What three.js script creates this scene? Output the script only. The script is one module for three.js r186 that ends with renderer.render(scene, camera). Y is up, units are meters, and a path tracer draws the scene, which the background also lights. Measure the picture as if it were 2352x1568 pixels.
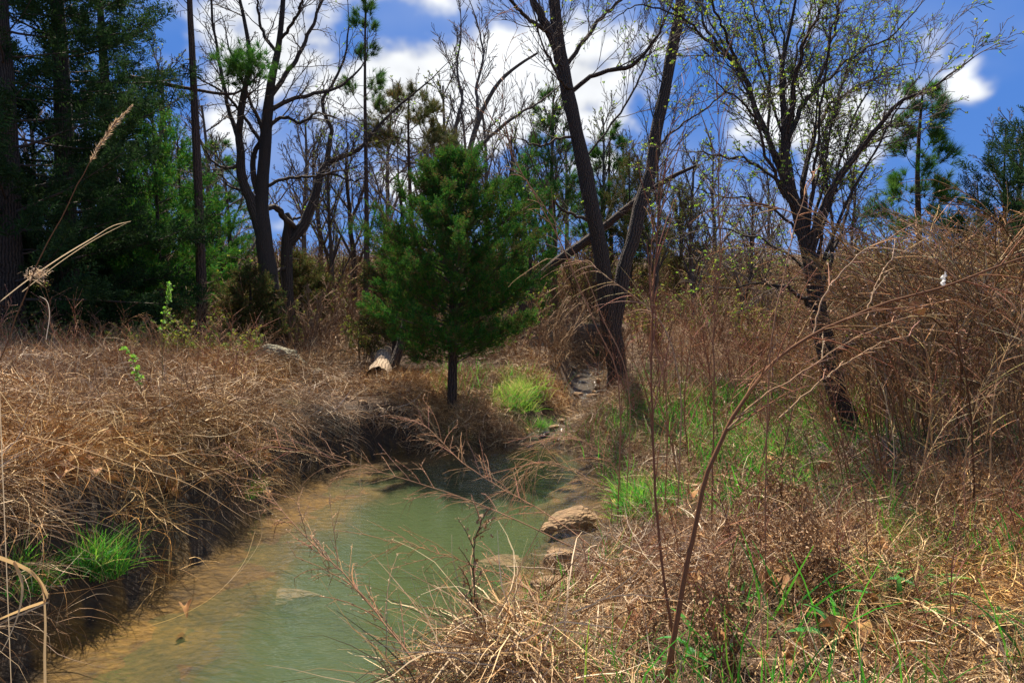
import * as THREE from 'three';
import { ImprovedNoise } from 'three/addons/math/ImprovedNoise.js';

// ------------------------------------------------------------------ camera, sky, sun, exposure
const scene = new THREE.Scene();
const FOV = 53, EYE = 2.0, PITCH = -3.06 * Math.PI / 180;
const camera = new THREE.PerspectiveCamera(FOV, 1024 / 682, 0.05, 1500);
camera.position.set(0, EYE, 0);
camera.rotation.set(PITCH, 0, 0);
scene.add(camera);
const renderer = new THREE.WebGLRenderer({ antialias: true });
renderer.toneMapping = THREE.LinearToneMapping;
renderer.toneMappingExposure = 2.2;
renderer.shadowMap.enabled = true;

const SUN = new THREE.Vector3(-0.12, 0.85, -0.50).normalize();
const sun = new THREE.DirectionalLight(new THREE.Color(1.0, 0.91, 0.77), 5);
sun.name = 'sun';
sun.position.copy(SUN).multiplyScalar(60); sun.target.position.set(0, 0, -10);
sun.position.add(sun.target.position);
sun.castShadow = true; sun.shadow.radius = 1;
Object.assign(sun.shadow.camera, { left: -35, right: 35, top: 35, bottom: -35, near: 1, far: 160 });
sun.shadow.mapSize.set(4096, 4096);
scene.add(sun, sun.target);

// ------------------------------------------------------------------ small tools
function mulberry(a) { return () => { a = (a + 0x6d2b79f5) | 0; let t = Math.imul(a ^ (a >>> 15), 1 | a); t = (t + Math.imul(t ^ (t >>> 7), 61 | t)) ^ t; return ((t ^ (t >>> 14)) >>> 0) / 4294967296; }; }
let rnd = mulberry(7);
const seed = (n) => { rnd = mulberry(n); };
const R = (a, b) => a + (b - a) * rnd();
const G = () => (rnd() + rnd() + rnd() - 1.5) * 1.15;
const pick = (a) => a[Math.floor(rnd() * a.length)];
const clamp = (x, a, b) => Math.min(b, Math.max(a, x));
const mix = (a, b, t) => a + (b - a) * t;
const sstep = (a, b, x) => { const t = clamp((x - a) / (b - a), 0, 1); return t * t * (3 - 2 * t); };
const V = (x, y, z) => new THREE.Vector3(x, y, z);
const pn = new ImprovedNoise();
const noise = (x, y, z = 0) => pn.noise(x, y, z);
function fbm(x, y, z = 0, o = 4) { let s = 0, a = 0.5; for (let i = 0; i < o; i++) { s += a * noise(x, y, z + i * 7.3); x *= 2.03; y *= 2.03; z *= 2.03; a *= 0.5; } return s; }

// a pixel of the photograph (on a 2352 x 1568 grid) gives a direction; the distance comes from the ground or the thing it touches
const FP = 784 / Math.tan(FOV / 2 * Math.PI / 180), CP = Math.cos(PITCH), SP = Math.sin(PITCH);
function dirOf(px, py) { const x = (px - 1176) / FP, y = -(py - 784) / FP; return V(x, y * CP + SP, -CP + y * SP); }
const at = (px, py, depth) => dirOf(px, py).multiplyScalar(depth).add(camera.position);
function onPlane(px, py, h) { const d = dirOf(px, py); return d.multiplyScalar((h - EYE) / d.y).add(camera.position); }

// ------------------------------------------------------------------ sky
{
  const W = 2048, H = 1024, data = new Float32Array(W * H * 4);
  const blob = [];   // the clouds in the frame, by direction
  const add = (px, py, rx, ry, s) => { const d = dirOf(px, py).normalize(); blob.push([Math.atan2(d.x, -d.z), Math.asin(d.y), rx / FP, ry / FP, s]); };
  add(760, -140, 330, 110, 1.1); add(1120, 220, 300, 100, 1.45); add(1290, 185, 140, 95, 1.3); add(930, 215, 220, 100, 1.3); add(1370, 300, 70, 40, 0.85); add(1390, 370, 60, 30, 0.7);
  add(640, 120, 180, 110, 1.0); add(780, 200, 130, 80, 1.0); add(520, 280, 60, 40, 0.7); add(560, 30, 110, 60, 0.8);
  add(1900, 265, 150, 80, 1.1); add(2030, 240, 70, 30, 0.7); add(2220, 220, 60, 22, 0.65); add(950, 425, 80, 40, 0.8); add(1820, 90, 90, 60, 0.6);
  for (let j = 0; j < H; j++) {
    const el = ((j + 0.5) / H - 0.5) * Math.PI, y = Math.sin(el), ce = Math.cos(el);
    for (let i = 0; i < W; i++) {
      const az = ((i + 0.5) / W - 0.5) * 2 * Math.PI, x = Math.cos(az) * ce, z = Math.sin(az) * ce;
      const o = (j * W + i) * 4;
      const up = clamp(y, 0, 1);
      // clear air: deep blue, paler towards the horizon
      const hz = Math.exp(-up * 9);
      const ze = 1 - 0.25 * sstep(0.35, 1, up);
      let r = mix(0.038, 0.085, hz) * ze, g = mix(0.108, 0.175, hz) * ze, b = mix(0.315, 0.37, hz) * ze;
      const q = 1 / (up + 0.25);
      const wisp = sstep(0.02, 0.55, fbm(x * q * 1.3 + 4, z * q * 1.3 + 9, 1.7, 5) + 0.2);
      r = mix(r, 0.16, wisp * 0.55); g = mix(g, 0.225, wisp * 0.5); b = mix(b, 0.38, wisp * 0.4);
      // cumulus
      const a2 = Math.atan2(x, -z);
      let f = 0;
      for (const k of blob) { const dx = (a2 - k[0]) / k[2], dy = (el - k[1]) / k[3]; const e = dx * dx + dy * dy; if (e < 7) f = Math.max(f, k[4] * Math.exp(-e * 0.75)); }
      const inFrame = Math.abs(a2) < 0.85 && el < 0.62 ? 1 : 0;
      const edge = Math.max(sstep(0.75, 1.0, Math.abs(a2)), sstep(0.5, 0.7, el));
      const field = sstep(-0.05, 0.5, fbm(x * q * 0.9 + 31, z * q * 0.9 + 11, 5.1, 3)) * 1.1;
      f = Math.max(f, field * (inFrame ? edge : 1));
      const n1 = fbm(x * 9, y * 13, z * 9, 5), n2 = fbm(x * 26 + 3, y * 34, z * 26, 4);
      const dens = f + n1 * 0.95 + n2 * 0.45 - 0.36;
      const al = sstep(-0.06, 0.46, dens);
      const lit = 0.37 + 0.10 * sstep(0.0, 0.6, dens) + n1 * 0.13 + n2 * 0.08;
      r = mix(r, 0.94 * lit, al); g = mix(g, 0.965 * lit, al); b = mix(b, 1.0 * lit, al);
      if (y < 0) { const t = sstep(0, 0.12, -y); r = mix(r, 0.05, t); g = mix(g, 0.045, t); b = mix(b, 0.035, t); }
      data[o] = r; data[o + 1] = g; data[o + 2] = b; data[o + 3] = 1;
    }
  }
  const t = new THREE.DataTexture(data, W, H, THREE.RGBAFormat, THREE.FloatType);
  t.mapping = THREE.EquirectangularReflectionMapping; t.magFilter = THREE.LinearFilter; t.needsUpdate = true;
  scene.background = t; scene.environment = t;
}

// ------------------------------------------------------------------ naming
const used = new Map();
function numbered(n) { const k = used.get(n) ?? 0; used.set(n, k + 1); return k ? n + '_' + String(k).padStart(3, '0') : n; }
function tag(o, label, category, group, kind) { if (label) o.userData.label = label; if (category) o.userData.category = category; if (group) o.userData.group = group; if (kind) o.userData.kind = kind; return o; }
function thing(name, label, category, pos, group) { const g = new THREE.Group(); g.name = numbered(name); if (pos) g.position.copy(pos); tag(g, label, category, group); scene.add(g); return g; }
function mesh(name, geo, mat, parent) { const m = new THREE.Mesh(geo, mat); m.name = parent ? name : numbered(name); m.castShadow = m.receiveShadow = true; (parent ?? scene).add(m); return m; }
const _d = new THREE.Object3D(), _c = new THREE.Color();
function instances(name, geo, mat, list, parent) {   // list: {p, q | (ry, tilt), s, c}
  const m = new THREE.InstancedMesh(geo, mat, list.length); m.name = parent ? name : numbered(name);
  list.forEach((e, i) => {
    _d.position.copy(e.p);
    if (e.q) _d.quaternion.copy(e.q); else _d.rotation.set(e.tx ?? 0, e.ry ?? 0, e.tz ?? 0, 'YXZ');
    if (Array.isArray(e.s)) _d.scale.set(...e.s); else _d.scale.setScalar(e.s ?? 1);
    _d.updateMatrix(); m.setMatrixAt(i, _d.matrix);
    if (e.c) m.setColorAt(i, _c.setRGB(e.c[0], e.c[1], e.c[2]));
  });
  m.castShadow = m.receiveShadow = true; m.userData.kind = 'stuff';
  (parent ?? scene).add(m); return m;
}

function baked(name, geos, mat, lists) {   // copies written into one mesh
  const p = [], n = [], c = [], idx = [], v = V(), nm = new THREE.Matrix3();
  geos.forEach((g, k) => lists[k].forEach((e) => {
    _d.position.copy(e.p); _d.rotation.set(e.tx ?? 0, e.ry ?? 0, e.tz ?? 0, 'YXZ'); _d.scale.setScalar(e.s ?? 1); _d.updateMatrix(); nm.getNormalMatrix(_d.matrix);
    const o = p.length / 3, P = g.attributes.position, N = g.attributes.normal, C = g.attributes.color, t = e.c ?? [1, 1, 1];
    for (let i = 0; i < P.count; i++) { v.fromBufferAttribute(P, i).applyMatrix4(_d.matrix); p.push(v.x, v.y, v.z); v.fromBufferAttribute(N, i).applyMatrix3(nm).normalize(); n.push(v.x, v.y, v.z); c.push(C.getX(i) * t[0], C.getY(i) * t[1], C.getZ(i) * t[2]); }
    for (let i = 0; i < g.index.count; i++) idx.push(g.index.array[i] + o);
  }));
  const g = new THREE.BufferGeometry(); g.setAttribute('position', new THREE.BufferAttribute(new Float32Array(p), 3)); g.setAttribute('normal', new THREE.BufferAttribute(new Float32Array(n), 3)); g.setAttribute('color', new THREE.BufferAttribute(new Float32Array(c), 3)); g.setIndex(new THREE.BufferAttribute(new Uint32Array(idx), 1));
  return mesh(name, g, mat);
}
// ------------------------------------------------------------------ geometry writer
class Buf {
  constructor() { this.p = []; this.n = []; this.u = []; this.c = []; this.i = []; }
  v(p, n, u, w, c) { this.p.push(p.x, p.y, p.z); this.n.push(n.x, n.y, n.z); this.u.push(u, w); this.c.push(c[0], c[1], c[2]); return this.p.length / 3 - 1; }
  tube(pts, rad, sides, c = [1, 1, 1], rough = 0) {
    const N = pts.length, t = V(), a = V(1, 0, 0), b = V(), rows = [];
    let len = 0;
    const rep = Math.max(1, Math.round(2 * Math.PI * rad[0] / 0.3));
    for (let i = 0; i < N; i++) {
      t.copy(pts[Math.min(N - 1, i + 1)]).sub(pts[Math.max(0, i - 1)]).normalize();
      if (i === 0) { a.set(1, 0, 0); if (Math.abs(t.x) > 0.8) a.set(0, 0, 1); }
      a.addScaledVector(t, -a.dot(t)).normalize(); b.crossVectors(t, a);
      if (i) len += pts[i].distanceTo(pts[i - 1]);
      const row = [];
      for (let k = 0; k <= sides; k++) {
        const th = (k % sides) / sides * 2 * Math.PI, n = V().copy(a).multiplyScalar(Math.cos(th)).addScaledVector(b, Math.sin(th));
        let r = rad[i];
        if (rough) r *= 1 + rough * (noise(Math.cos(th) * 2.6 + pts[0].x, Math.sin(th) * 2.6 + pts[0].z, len * 2.2) + 0.6 * noise(Math.cos(th) * 6, Math.sin(th) * 6, len * 3.1 + 9));
        row.push(this.v(V().copy(pts[i]).addScaledVector(n, r), n, k / sides * rep, len / 0.6, c));
      }
      rows.push(row);
    }
    for (let i = 0; i + 1 < N; i++) for (let k = 0; k < sides; k++) this.i.push(rows[i][k], rows[i][k + 1], rows[i + 1][k], rows[i][k + 1], rows[i + 1][k + 1], rows[i + 1][k]);
  }
  ribbon(pts, wid, side, c, fold = 0) {   // a blade: flat strip along pts; side is its width direction
    const N = pts.length, rows = [], t = V(), n = V(), s = V();
    for (let i = 0; i < N; i++) {
      t.copy(pts[Math.min(N - 1, i + 1)]).sub(pts[Math.max(0, i - 1)]).normalize();
      s.copy(side).addScaledVector(t, -side.dot(t)).normalize(); n.crossVectors(s, t);
      const w = wid[i] / 2, v = i / (N - 1);
      if (fold) rows.push([this.v(V().copy(pts[i]).addScaledVector(s, -w).addScaledVector(n, fold * w), n, 0, v, c), this.v(pts[i], n, 0.5, v, c), this.v(V().copy(pts[i]).addScaledVector(s, w).addScaledVector(n, fold * w), n, 1, v, c)]);
      else rows.push([this.v(V().copy(pts[i]).addScaledVector(s, -w), n, 0, v, c), this.v(V().copy(pts[i]).addScaledVector(s, w), n, 1, v, c)]);
    }
    const m = rows[0].length;
    for (let i = 0; i + 1 < N; i++) for (let k = 0; k + 1 < m; k++) this.i.push(rows[i][k], rows[i][k + 1], rows[i + 1][k], rows[i][k + 1], rows[i + 1][k + 1], rows[i + 1][k]);
  }
  tri(a, b, c, col) {
    const n = V().subVectors(b, a).cross(V().subVectors(c, a)).normalize();
    const k = this.v(a, n, 0, 0, col); this.v(b, n, 1, 0, col); this.v(c, n, 0.5, 1, col); this.i.push(k, k + 1, k + 2);
  }
  get count() { return this.i.length / 3; }
  geo(origin) {
    const g = new THREE.BufferGeometry(), p = new Float32Array(this.p);
    if (origin) for (let i = 0; i < p.length; i += 3) { p[i] -= origin.x; p[i + 1] -= origin.y; p[i + 2] -= origin.z; }
    g.setAttribute('position', new THREE.BufferAttribute(p, 3));
    g.setAttribute('normal', new THREE.BufferAttribute(new Float32Array(this.n), 3));
    g.setAttribute('uv', new THREE.BufferAttribute(new Float32Array(this.u), 2));
    g.setAttribute('color', new THREE.BufferAttribute(new Float32Array(this.c), 3));
    g.setIndex(new THREE.BufferAttribute(new Uint32Array(this.i), 1));
    return g;
  }
}
function smooth(pts, n) { return new THREE.CatmullRomCurve3(pts, false, 'centripetal').getPoints(n); }
function along(arr, n) { const o = []; for (let i = 0; i <= n; i++) { const t = i / n * (arr.length - 1), k = Math.min(arr.length - 2, Math.floor(t)); o.push(mix(arr[k], arr[k + 1], t - k)); } return o; }

// ------------------------------------------------------------------ textures and materials
function dataTex(w, h, f, srgb) {
  const d = new Uint8Array(w * h * 4);
  for (let y = 0; y < h; y++) for (let x = 0; x < w; x++) { const c = f(x / w, y / h), o = (y * w + x) * 4; for (let k = 0; k < 3; k++) d[o + k] = clamp(Math.round((Array.isArray(c) ? c[k] : c) * 255), 0, 255); d[o + 3] = 255; }
  const t = new THREE.DataTexture(d, w, h); t.wrapS = t.wrapT = THREE.RepeatWrapping; t.magFilter = THREE.LinearFilter; t.minFilter = THREE.LinearMipmapLinearFilter; t.generateMipmaps = true;
  if (srgb) t.colorSpace = THREE.SRGBColorSpace; t.needsUpdate = true; return t;
}
const torus = (u, v, fu, fv, z, o) => {   // noise that repeats without a seam and runs the same in all directions
  const F = (x, y) => fbm(x * fu * 3 + 11, y * fv * 3 + 5, z, o), a = (1 - u) * (1 - v), b = u * (1 - v), c = (1 - u) * v, d = u * v;
  return (F(u, v) * a + F(u - 1, v) * b + F(u, v - 1) * c + F(u - 1, v - 1) * d) / Math.sqrt(a * a + b * b + c * c + d * d);
};
const barkH = (u, v) => { const w = torus(u, v, 0.5, 1.2, 3, 3) * 0.35; const r = Math.abs(Math.sin((u * 5 + w * 2.2) * Math.PI + torus(u, v, 1, 2.5, 8, 3) * 1.8)); return clamp(0.25 + 0.75 * Math.pow(r, 0.7) + torus(u, v, 3, 6, 1, 4) * 0.5, 0, 1); };
const barkBump = dataTex(256, 256, (u, v) => barkH(u, v));
const barkMap = dataTex(256, 256, (u, v) => { const h = 0.12 + 0.95 * Math.pow(barkH(u, v), 1.3), l = Math.max(0, torus(u, v, 1.6, 1.6, 20, 4)) * 0.5; return [h * (1 + l * 0.5), h * (0.97 + l * 0.9), h * (0.93 + l * 0.6)]; }, false);
const grit = dataTex(512, 512, (u, v) => { const h = 0.62 + torus(u, v, 2, 2, 4, 5) * 0.5 + torus(u, v, 9, 9, 14, 3) * 0.7; return [h, h * 0.97, h * 0.92]; });
const gritBump = dataTex(512, 512, (u, v) => 0.5 + torus(u, v, 3, 3, 2, 5) * 0.6 + torus(u, v, 12, 12, 6, 3) * 0.5);
const rockBump = dataTex(256, 256, (u, v) => { const n = torus(u, v, 1.6, 1.6, 2, 5); return 0.5 + n * 0.7 - Math.exp(-Math.abs(torus(u, v, 1.2, 2.2, 9, 4)) * 22) * 0.35; });
const rockMap = dataTex(256, 256, (u, v) => { const n = 0.72 + torus(u, v, 1.5, 1.5, 31, 5) * 0.8, l = sstep(0.05, 0.3, torus(u, v, 2.4, 2.4, 44, 4)); return [mix(n, 0.75, l * 0.3), mix(n * 0.93, 0.78, l * 0.4), mix(n * 0.84, 0.62, l * 0.3)]; });
const rip = (u, v) => 0.5 + torus(u, v, 2.2, 3.0, 12, 4) * 0.55 + torus(u, v, 6, 9, 3, 3) * 0.12;
const rippleBump = dataTex(512, 512, (u, v) => rip(u, v));
const std = (o) => new THREE.MeshStandardMaterial({ roughness: 0.9, ...o, color: new THREE.Color().setRGB(...o.color) });
const phys = (o) => new THREE.MeshPhysicalMaterial({ roughness: 0.9, thickness: 0, side: THREE.DoubleSide, ...o, color: new THREE.Color().setRGB(...o.color) });
const M = {
  bark: std({ name: 'dark_bark', color: [0.085, 0.058, 0.04], map: barkMap, bumpMap: barkBump, bumpScale: 0.05 }),
  oak: std({ name: 'oak_bark', color: [0.075, 0.055, 0.04], map: barkMap, bumpMap: barkBump, bumpScale: 0.03 }),
  pineBark: std({ name: 'pine_bark', color: [0.10, 0.06, 0.042], map: barkMap, bumpMap: barkBump, bumpScale: 0.02 }),
  greyBark: std({ name: 'grey_bark', color: [0.16, 0.125, 0.097], map: barkMap, bumpMap: barkBump, bumpScale: 0.02 }),
  twig: std({ name: 'twig_bark', color: [0.085, 0.06, 0.044] }),
  greyTwig: std({ name: 'grey_twig', color: [0.15, 0.115, 0.09] }),
  weed: phys({ name: 'weed_stalk', color: [1, 1, 1], vertexColors: true, roughness: 0.8, specularIntensity: 0.4 }),
  straw: phys({ name: 'dry_straw', color: [1, 1, 1], vertexColors: true, roughness: 0.6, specularIntensity: 0.55 }),
  blade: phys({ name: 'thin_straw_blade', color: [1, 1, 1], vertexColors: true, roughness: 1, transmission: 0.45, specularIntensity: 0.5 }),
  green: phys({ name: 'green_blade', color: [1, 1, 1], vertexColors: true, roughness: 1, transmission: 0.55, specularIntensity: 0.4 }),
  cedar: phys({ name: 'cedar_foliage', color: [1, 1, 1], vertexColors: true, roughness: 1, transmission: 0.3, specularIntensity: 0.2 }),
  pine: phys({ name: 'pine_needles', color: [1, 1, 1], vertexColors: true, roughness: 1, transmission: 0.35, specularIntensity: 0.2 }),
  bud: phys({ name: 'young_leaf', color: [1, 1, 1], vertexColors: true, roughness: 1, transmission: 0.5 }),
  leaf: phys({ name: 'dead_leaf', color: [1, 1, 1], vertexColors: true, roughness: 1, transmission: 0.12, specularIntensity: 0.6 }),
  rock: std({ name: 'sandstone', color: [0.33, 0.215, 0.115], map: rockMap, bumpMap: rockBump, bumpScale: 0.03 }),
  lichenRock: std({ name: 'lichen_stone', color: [0.30, 0.285, 0.20], map: rockMap, bumpMap: rockBump, bumpScale: 0.03 }),
  wetRock: std({ name: 'wet_stone', color: [0.15, 0.13, 0.11], map: rockMap, bumpMap: rockBump, bumpScale: 0.02, roughness: 0.22 }),
  deadWood: std({ name: 'dead_wood', color: [0.40, 0.29, 0.19], map: barkMap, bumpMap: barkBump, bumpScale: 0.012 }),
  rotWood: std({ name: 'rotten_heart_wood', color: [0.17, 0.105, 0.062], roughness: 1 }),
  paper: phys({ name: 'paper', color: [0.62, 0.61, 0.58], roughness: 1, transmission: 0.25 }),
};

// ------------------------------------------------------------------ terrain
const poolPx = [[-420, 1900], [-60, 1620], [60, 1535], [150, 1455], [300, 1375], [440, 1285], [540, 1215], [600, 1165], [650, 1115], [740, 1078], [840, 1050], [940, 1036], [1060, 1030], [1150, 1024], [1240, 1020], [1320, 1030], [1365, 1060], [1395, 1110], [1395, 1170], [1375, 1230], [1340, 1300], [1270, 1370], [1205, 1425], [1130, 1500], [1065, 1570], [960, 1800], [820, 2100]];
const pool = poolPx.map(([x, y]) => { const p = onPlane(x, y, 0); return [p.x, -p.z]; });
pool.push([pool[pool.length - 1][0] - 1.6, pool[pool.length - 1][1] - 0.6]);
// the trickle that feeds the pool, with its water height
const brook = [[1255, 1012, 0.02], [1290, 985, 0.07], [1330, 955, 0.10], [1352, 925, 0.13], [1350, 898, 0.16], [1345, 872, 0.30], [1352, 850, 0.40], [1375, 832, 0.52]].map(([x, y, h]) => { const p = onPlane(x, y, h); return [p.x, -p.z, h]; });
function sdPool(x, d) {
  let best = 1e9, ins = false;
  for (let i = 0, j = pool.length - 1; i < pool.length; j = i++) {
    const [ax, ay] = pool[j], [bx, by] = pool[i], ex = bx - ax, ey = by - ay, t = clamp(((x - ax) * ex + (d - ay) * ey) / (ex * ex + ey * ey), 0, 1);
    const qx = ax + ex * t - x, qy = ay + ey * t - d; best = Math.min(best, qx * qx + qy * qy);
    if ((ay > d) !== (by > d) && x < (bx - ax) * (d - ay) / (by - ay) + ax) ins = !ins;
  }
  return Math.sqrt(best) * (ins ? -1 : 1);
}
function sdBrook(x, d) {
  let best = 1e9, h = 0;
  for (let i = 0; i + 1 < brook.length; i++) {
    const [ax, ay, ah] = brook[i], [bx, by, bh] = brook[i + 1], ex = bx - ax, ey = by - ay, t = clamp(((x - ax) * ex + (d - ay) * ey) / (ex * ex + ey * ey), 0, 1);
    const q = Math.hypot(ax + ex * t - x, ay + ey * t - d); if (q < best) { best = q; h = mix(ah, bh, t); }
  }
  return [best, h];
}
const deepPx = [[1230, 1045], [1130, 1075], [1060, 1130], [1000, 1200], [930, 1290], [870, 1400], [830, 1560], [780, 1800]].map(([x, y]) => { const p = onPlane(x, y, 0); return [p.x, -p.z]; });
function deepDist(x, d) { let b = 1e9; for (let i = 0; i + 1 < deepPx.length; i++) { const [ax, ay] = deepPx[i], [bx, by] = deepPx[i + 1], ex = bx - ax, ey = by - ay, t = clamp(((x - ax) * ex + (d - ay) * ey) / (ex * ex + ey * ey), 0, 1); b = Math.min(b, Math.hypot(ax + ex * t - x, ay + ey * t - d)); } return b; }
const profile = [[-10, 0.5], [0, 0.45], [4, 0.46], [7, 0.5], [10, 0.52], [12, 0.6], [14, 0.85], [16, 1.1], [20, 1.5], [25, 2.2], [32, 3.3], [45, 4.6], [80, 7], [160, 12], [420, 22]];
function profileAt(d) { let k = 0; while (k < profile.length - 2 && d > profile[k + 1][0]) k++; const [a, b] = [profile[k], profile[k + 1]]; return mix(a[1], b[1], clamp((d - a[0]) / (b[0] - a[0]), 0, 1)); }
const pits = [[-3.15, 11.5, 0.5, 0.4], [-2.5, 10.25, 0.42, 0.22]];   // hollows washed out of the bank
const isLeft = (x, d) => sstep(0.4, -0.6, x + 0.22 * (d - 5) + 0.2);   // which side of the creek
function groundY(x, d) {
  const s = sdPool(x, d), left = isLeft(x, d) * sstep(12, 9.5, d);
  let T = profileAt(d) + left * (0.14 + 0.42 * sstep(2.5, 7, -x - 0.2 * d + 3)) + sstep(3, 9, x) * 0.28 * sstep(16, 8, d) ;
  T += fbm(x * 0.35, d * 0.35, 2, 3) * 0.28 * sstep(0.2, 2, Math.abs(s)) + sstep(9, 30, Math.abs(x)) * 0.8 * sstep(6, 25, d);
  let h;
  if (s > 0) {
    const steepness = 1 / mix(0.6, 0.15, left);   // how fast the bank climbs from the water, per metre
    h = -0.06 + (T + 0.06) * (1 - Math.exp(-s * steepness));
    const [bs, bh] = sdBrook(x, d);
    const w = 0.28 + 0.1 * noise(x * 2, d * 2);
    if (bs < 2.4 && d > 8.5) h = mix(Math.min(h, bh - 0.05), h, sstep(w * 0.75, w + 0.65, bs));
  } else h = -0.045 - 0.055 * sstep(0, 0.6, -s) - 0.45 * sstep(0.95, 0.4, deepDist(x, d) + 0.6 * fbm(x * 0.9, d * 0.9, 8, 3)) * sstep(0, 0.5, -s);
  for (const [qx, qd, qr, qh] of pits) { const e = ((x - qx) ** 2 + (d - qd) ** 2) / (qr * qr); if (e < 6) h -= qh * Math.exp(-e * e); }
  h += fbm(x * 1.7, d * 1.7, 5, 3) * 0.07 + fbm(x * 6, d * 6, 9, 2) * 0.02;
  return h;
}
const onGround = (x, d, up = 0) => V(x, groundY(x, d) + up, -d);
function hit(px, py, max = 90) {   // where the ray of a pixel meets the ground
  const r = dirOf(px, py).normalize(); let t = 1.2;
  for (let i = 0; i < 900 && t < max; i++) { const x = r.x * t, y = EYE + r.y * t, d = -r.z * t; const g = groundY(x, d); if (y <= g) break; t += Math.max(0.02, (y - g) * 0.35); }
  return V(r.x * t, EYE + r.y * t, r.z * t);
}
{
  const xs = [], ds = [];
  const span = (a, b, n, arr) => { for (let i = 0; i < n; i++) arr.push(a + (b - a) * i / n); };
  span(-420, -60, 12, xs); span(-60, -16, 30, xs); span(-16, -7, 40, xs); span(-7, 4, 130, xs); span(4, 12, 50, xs); span(12, 60, 34, xs); span(60, 420, 12, xs); xs.push(420);
  span(-12, 1.5, 22, ds); span(1.5, 12.5, 140, ds); span(12.5, 22, 55, ds); span(22, 60, 60, ds); span(60, 420, 24, ds); ds.push(420);
  const nx = xs.length, nd = ds.length, pos = [], uv = [], col = [], idx = [];
  for (let j = 0; j < nd; j++) for (let i = 0; i < nx; i++) {
    const x = xs[i], d = ds[j], h = groundY(x, d), s = sdPool(x, d);
    pos.push(x, h, -d); uv.push(x * 0.7 + h * 0.8, d * 0.7 + h * 0.6);
    const n = fbm(x * 1.3, d * 1.3, 3, 4);
    let c = [mix(0.07, 0.16, clamp(0.5 + n, 0, 1)), mix(0.04, 0.09, clamp(0.5 + n, 0, 1)), mix(0.02, 0.042, clamp(0.5 + n, 0, 1))];
    const [bs] = sdBrook(x, d);
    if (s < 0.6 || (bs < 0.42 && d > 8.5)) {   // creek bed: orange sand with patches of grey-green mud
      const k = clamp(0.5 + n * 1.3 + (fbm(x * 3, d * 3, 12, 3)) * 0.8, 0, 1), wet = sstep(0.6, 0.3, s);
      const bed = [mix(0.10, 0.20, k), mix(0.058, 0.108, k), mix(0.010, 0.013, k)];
      const mudShade = [0.05, 0.033, 0.018];  // wet mud at the bank edge, darkened to paint in the overhang shadow
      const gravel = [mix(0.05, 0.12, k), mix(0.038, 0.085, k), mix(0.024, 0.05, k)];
      c = s < 0 ? bed : s > 0.6 ? gravel : c.map((v, q) => mix(v, mudShade[q], wet));
    }
    const moss = sstep(0.08, 0.3, fbm(x * 1.1 + 3, d * 1.1, 21, 4)) * (d > 8.5 && d < 13 && s > 0.1 ? 1 : 0.2) * (s > 0.05 ? 1 : 0);
    c = [mix(c[0], 0.16, moss * 0.8), mix(c[1], 0.15, moss * 0.8), mix(c[2], 0.03, moss * 0.8)];
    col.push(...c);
  }
  for (let j = 0; j + 1 < nd; j++) for (let i = 0; i + 1 < nx; i++) { const a = j * nx + i; idx.push(a, a + 1, a + nx, a + 1, a + nx + 1, a + nx); }
  const g = new THREE.BufferGeometry();
  g.setAttribute('position', new THREE.Float32BufferAttribute(pos, 3)); g.setAttribute('uv', new THREE.Float32BufferAttribute(uv, 2)); g.setAttribute('color', new THREE.Float32BufferAttribute(col, 3));
  g.setIndex(idx); g.computeVertexNormals();
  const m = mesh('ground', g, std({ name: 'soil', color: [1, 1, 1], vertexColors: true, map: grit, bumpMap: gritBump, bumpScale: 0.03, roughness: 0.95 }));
  tag(m, 'brown earth of the creek banks, creek bed and the slope behind', 'ground', null, 'structure');
}

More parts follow.
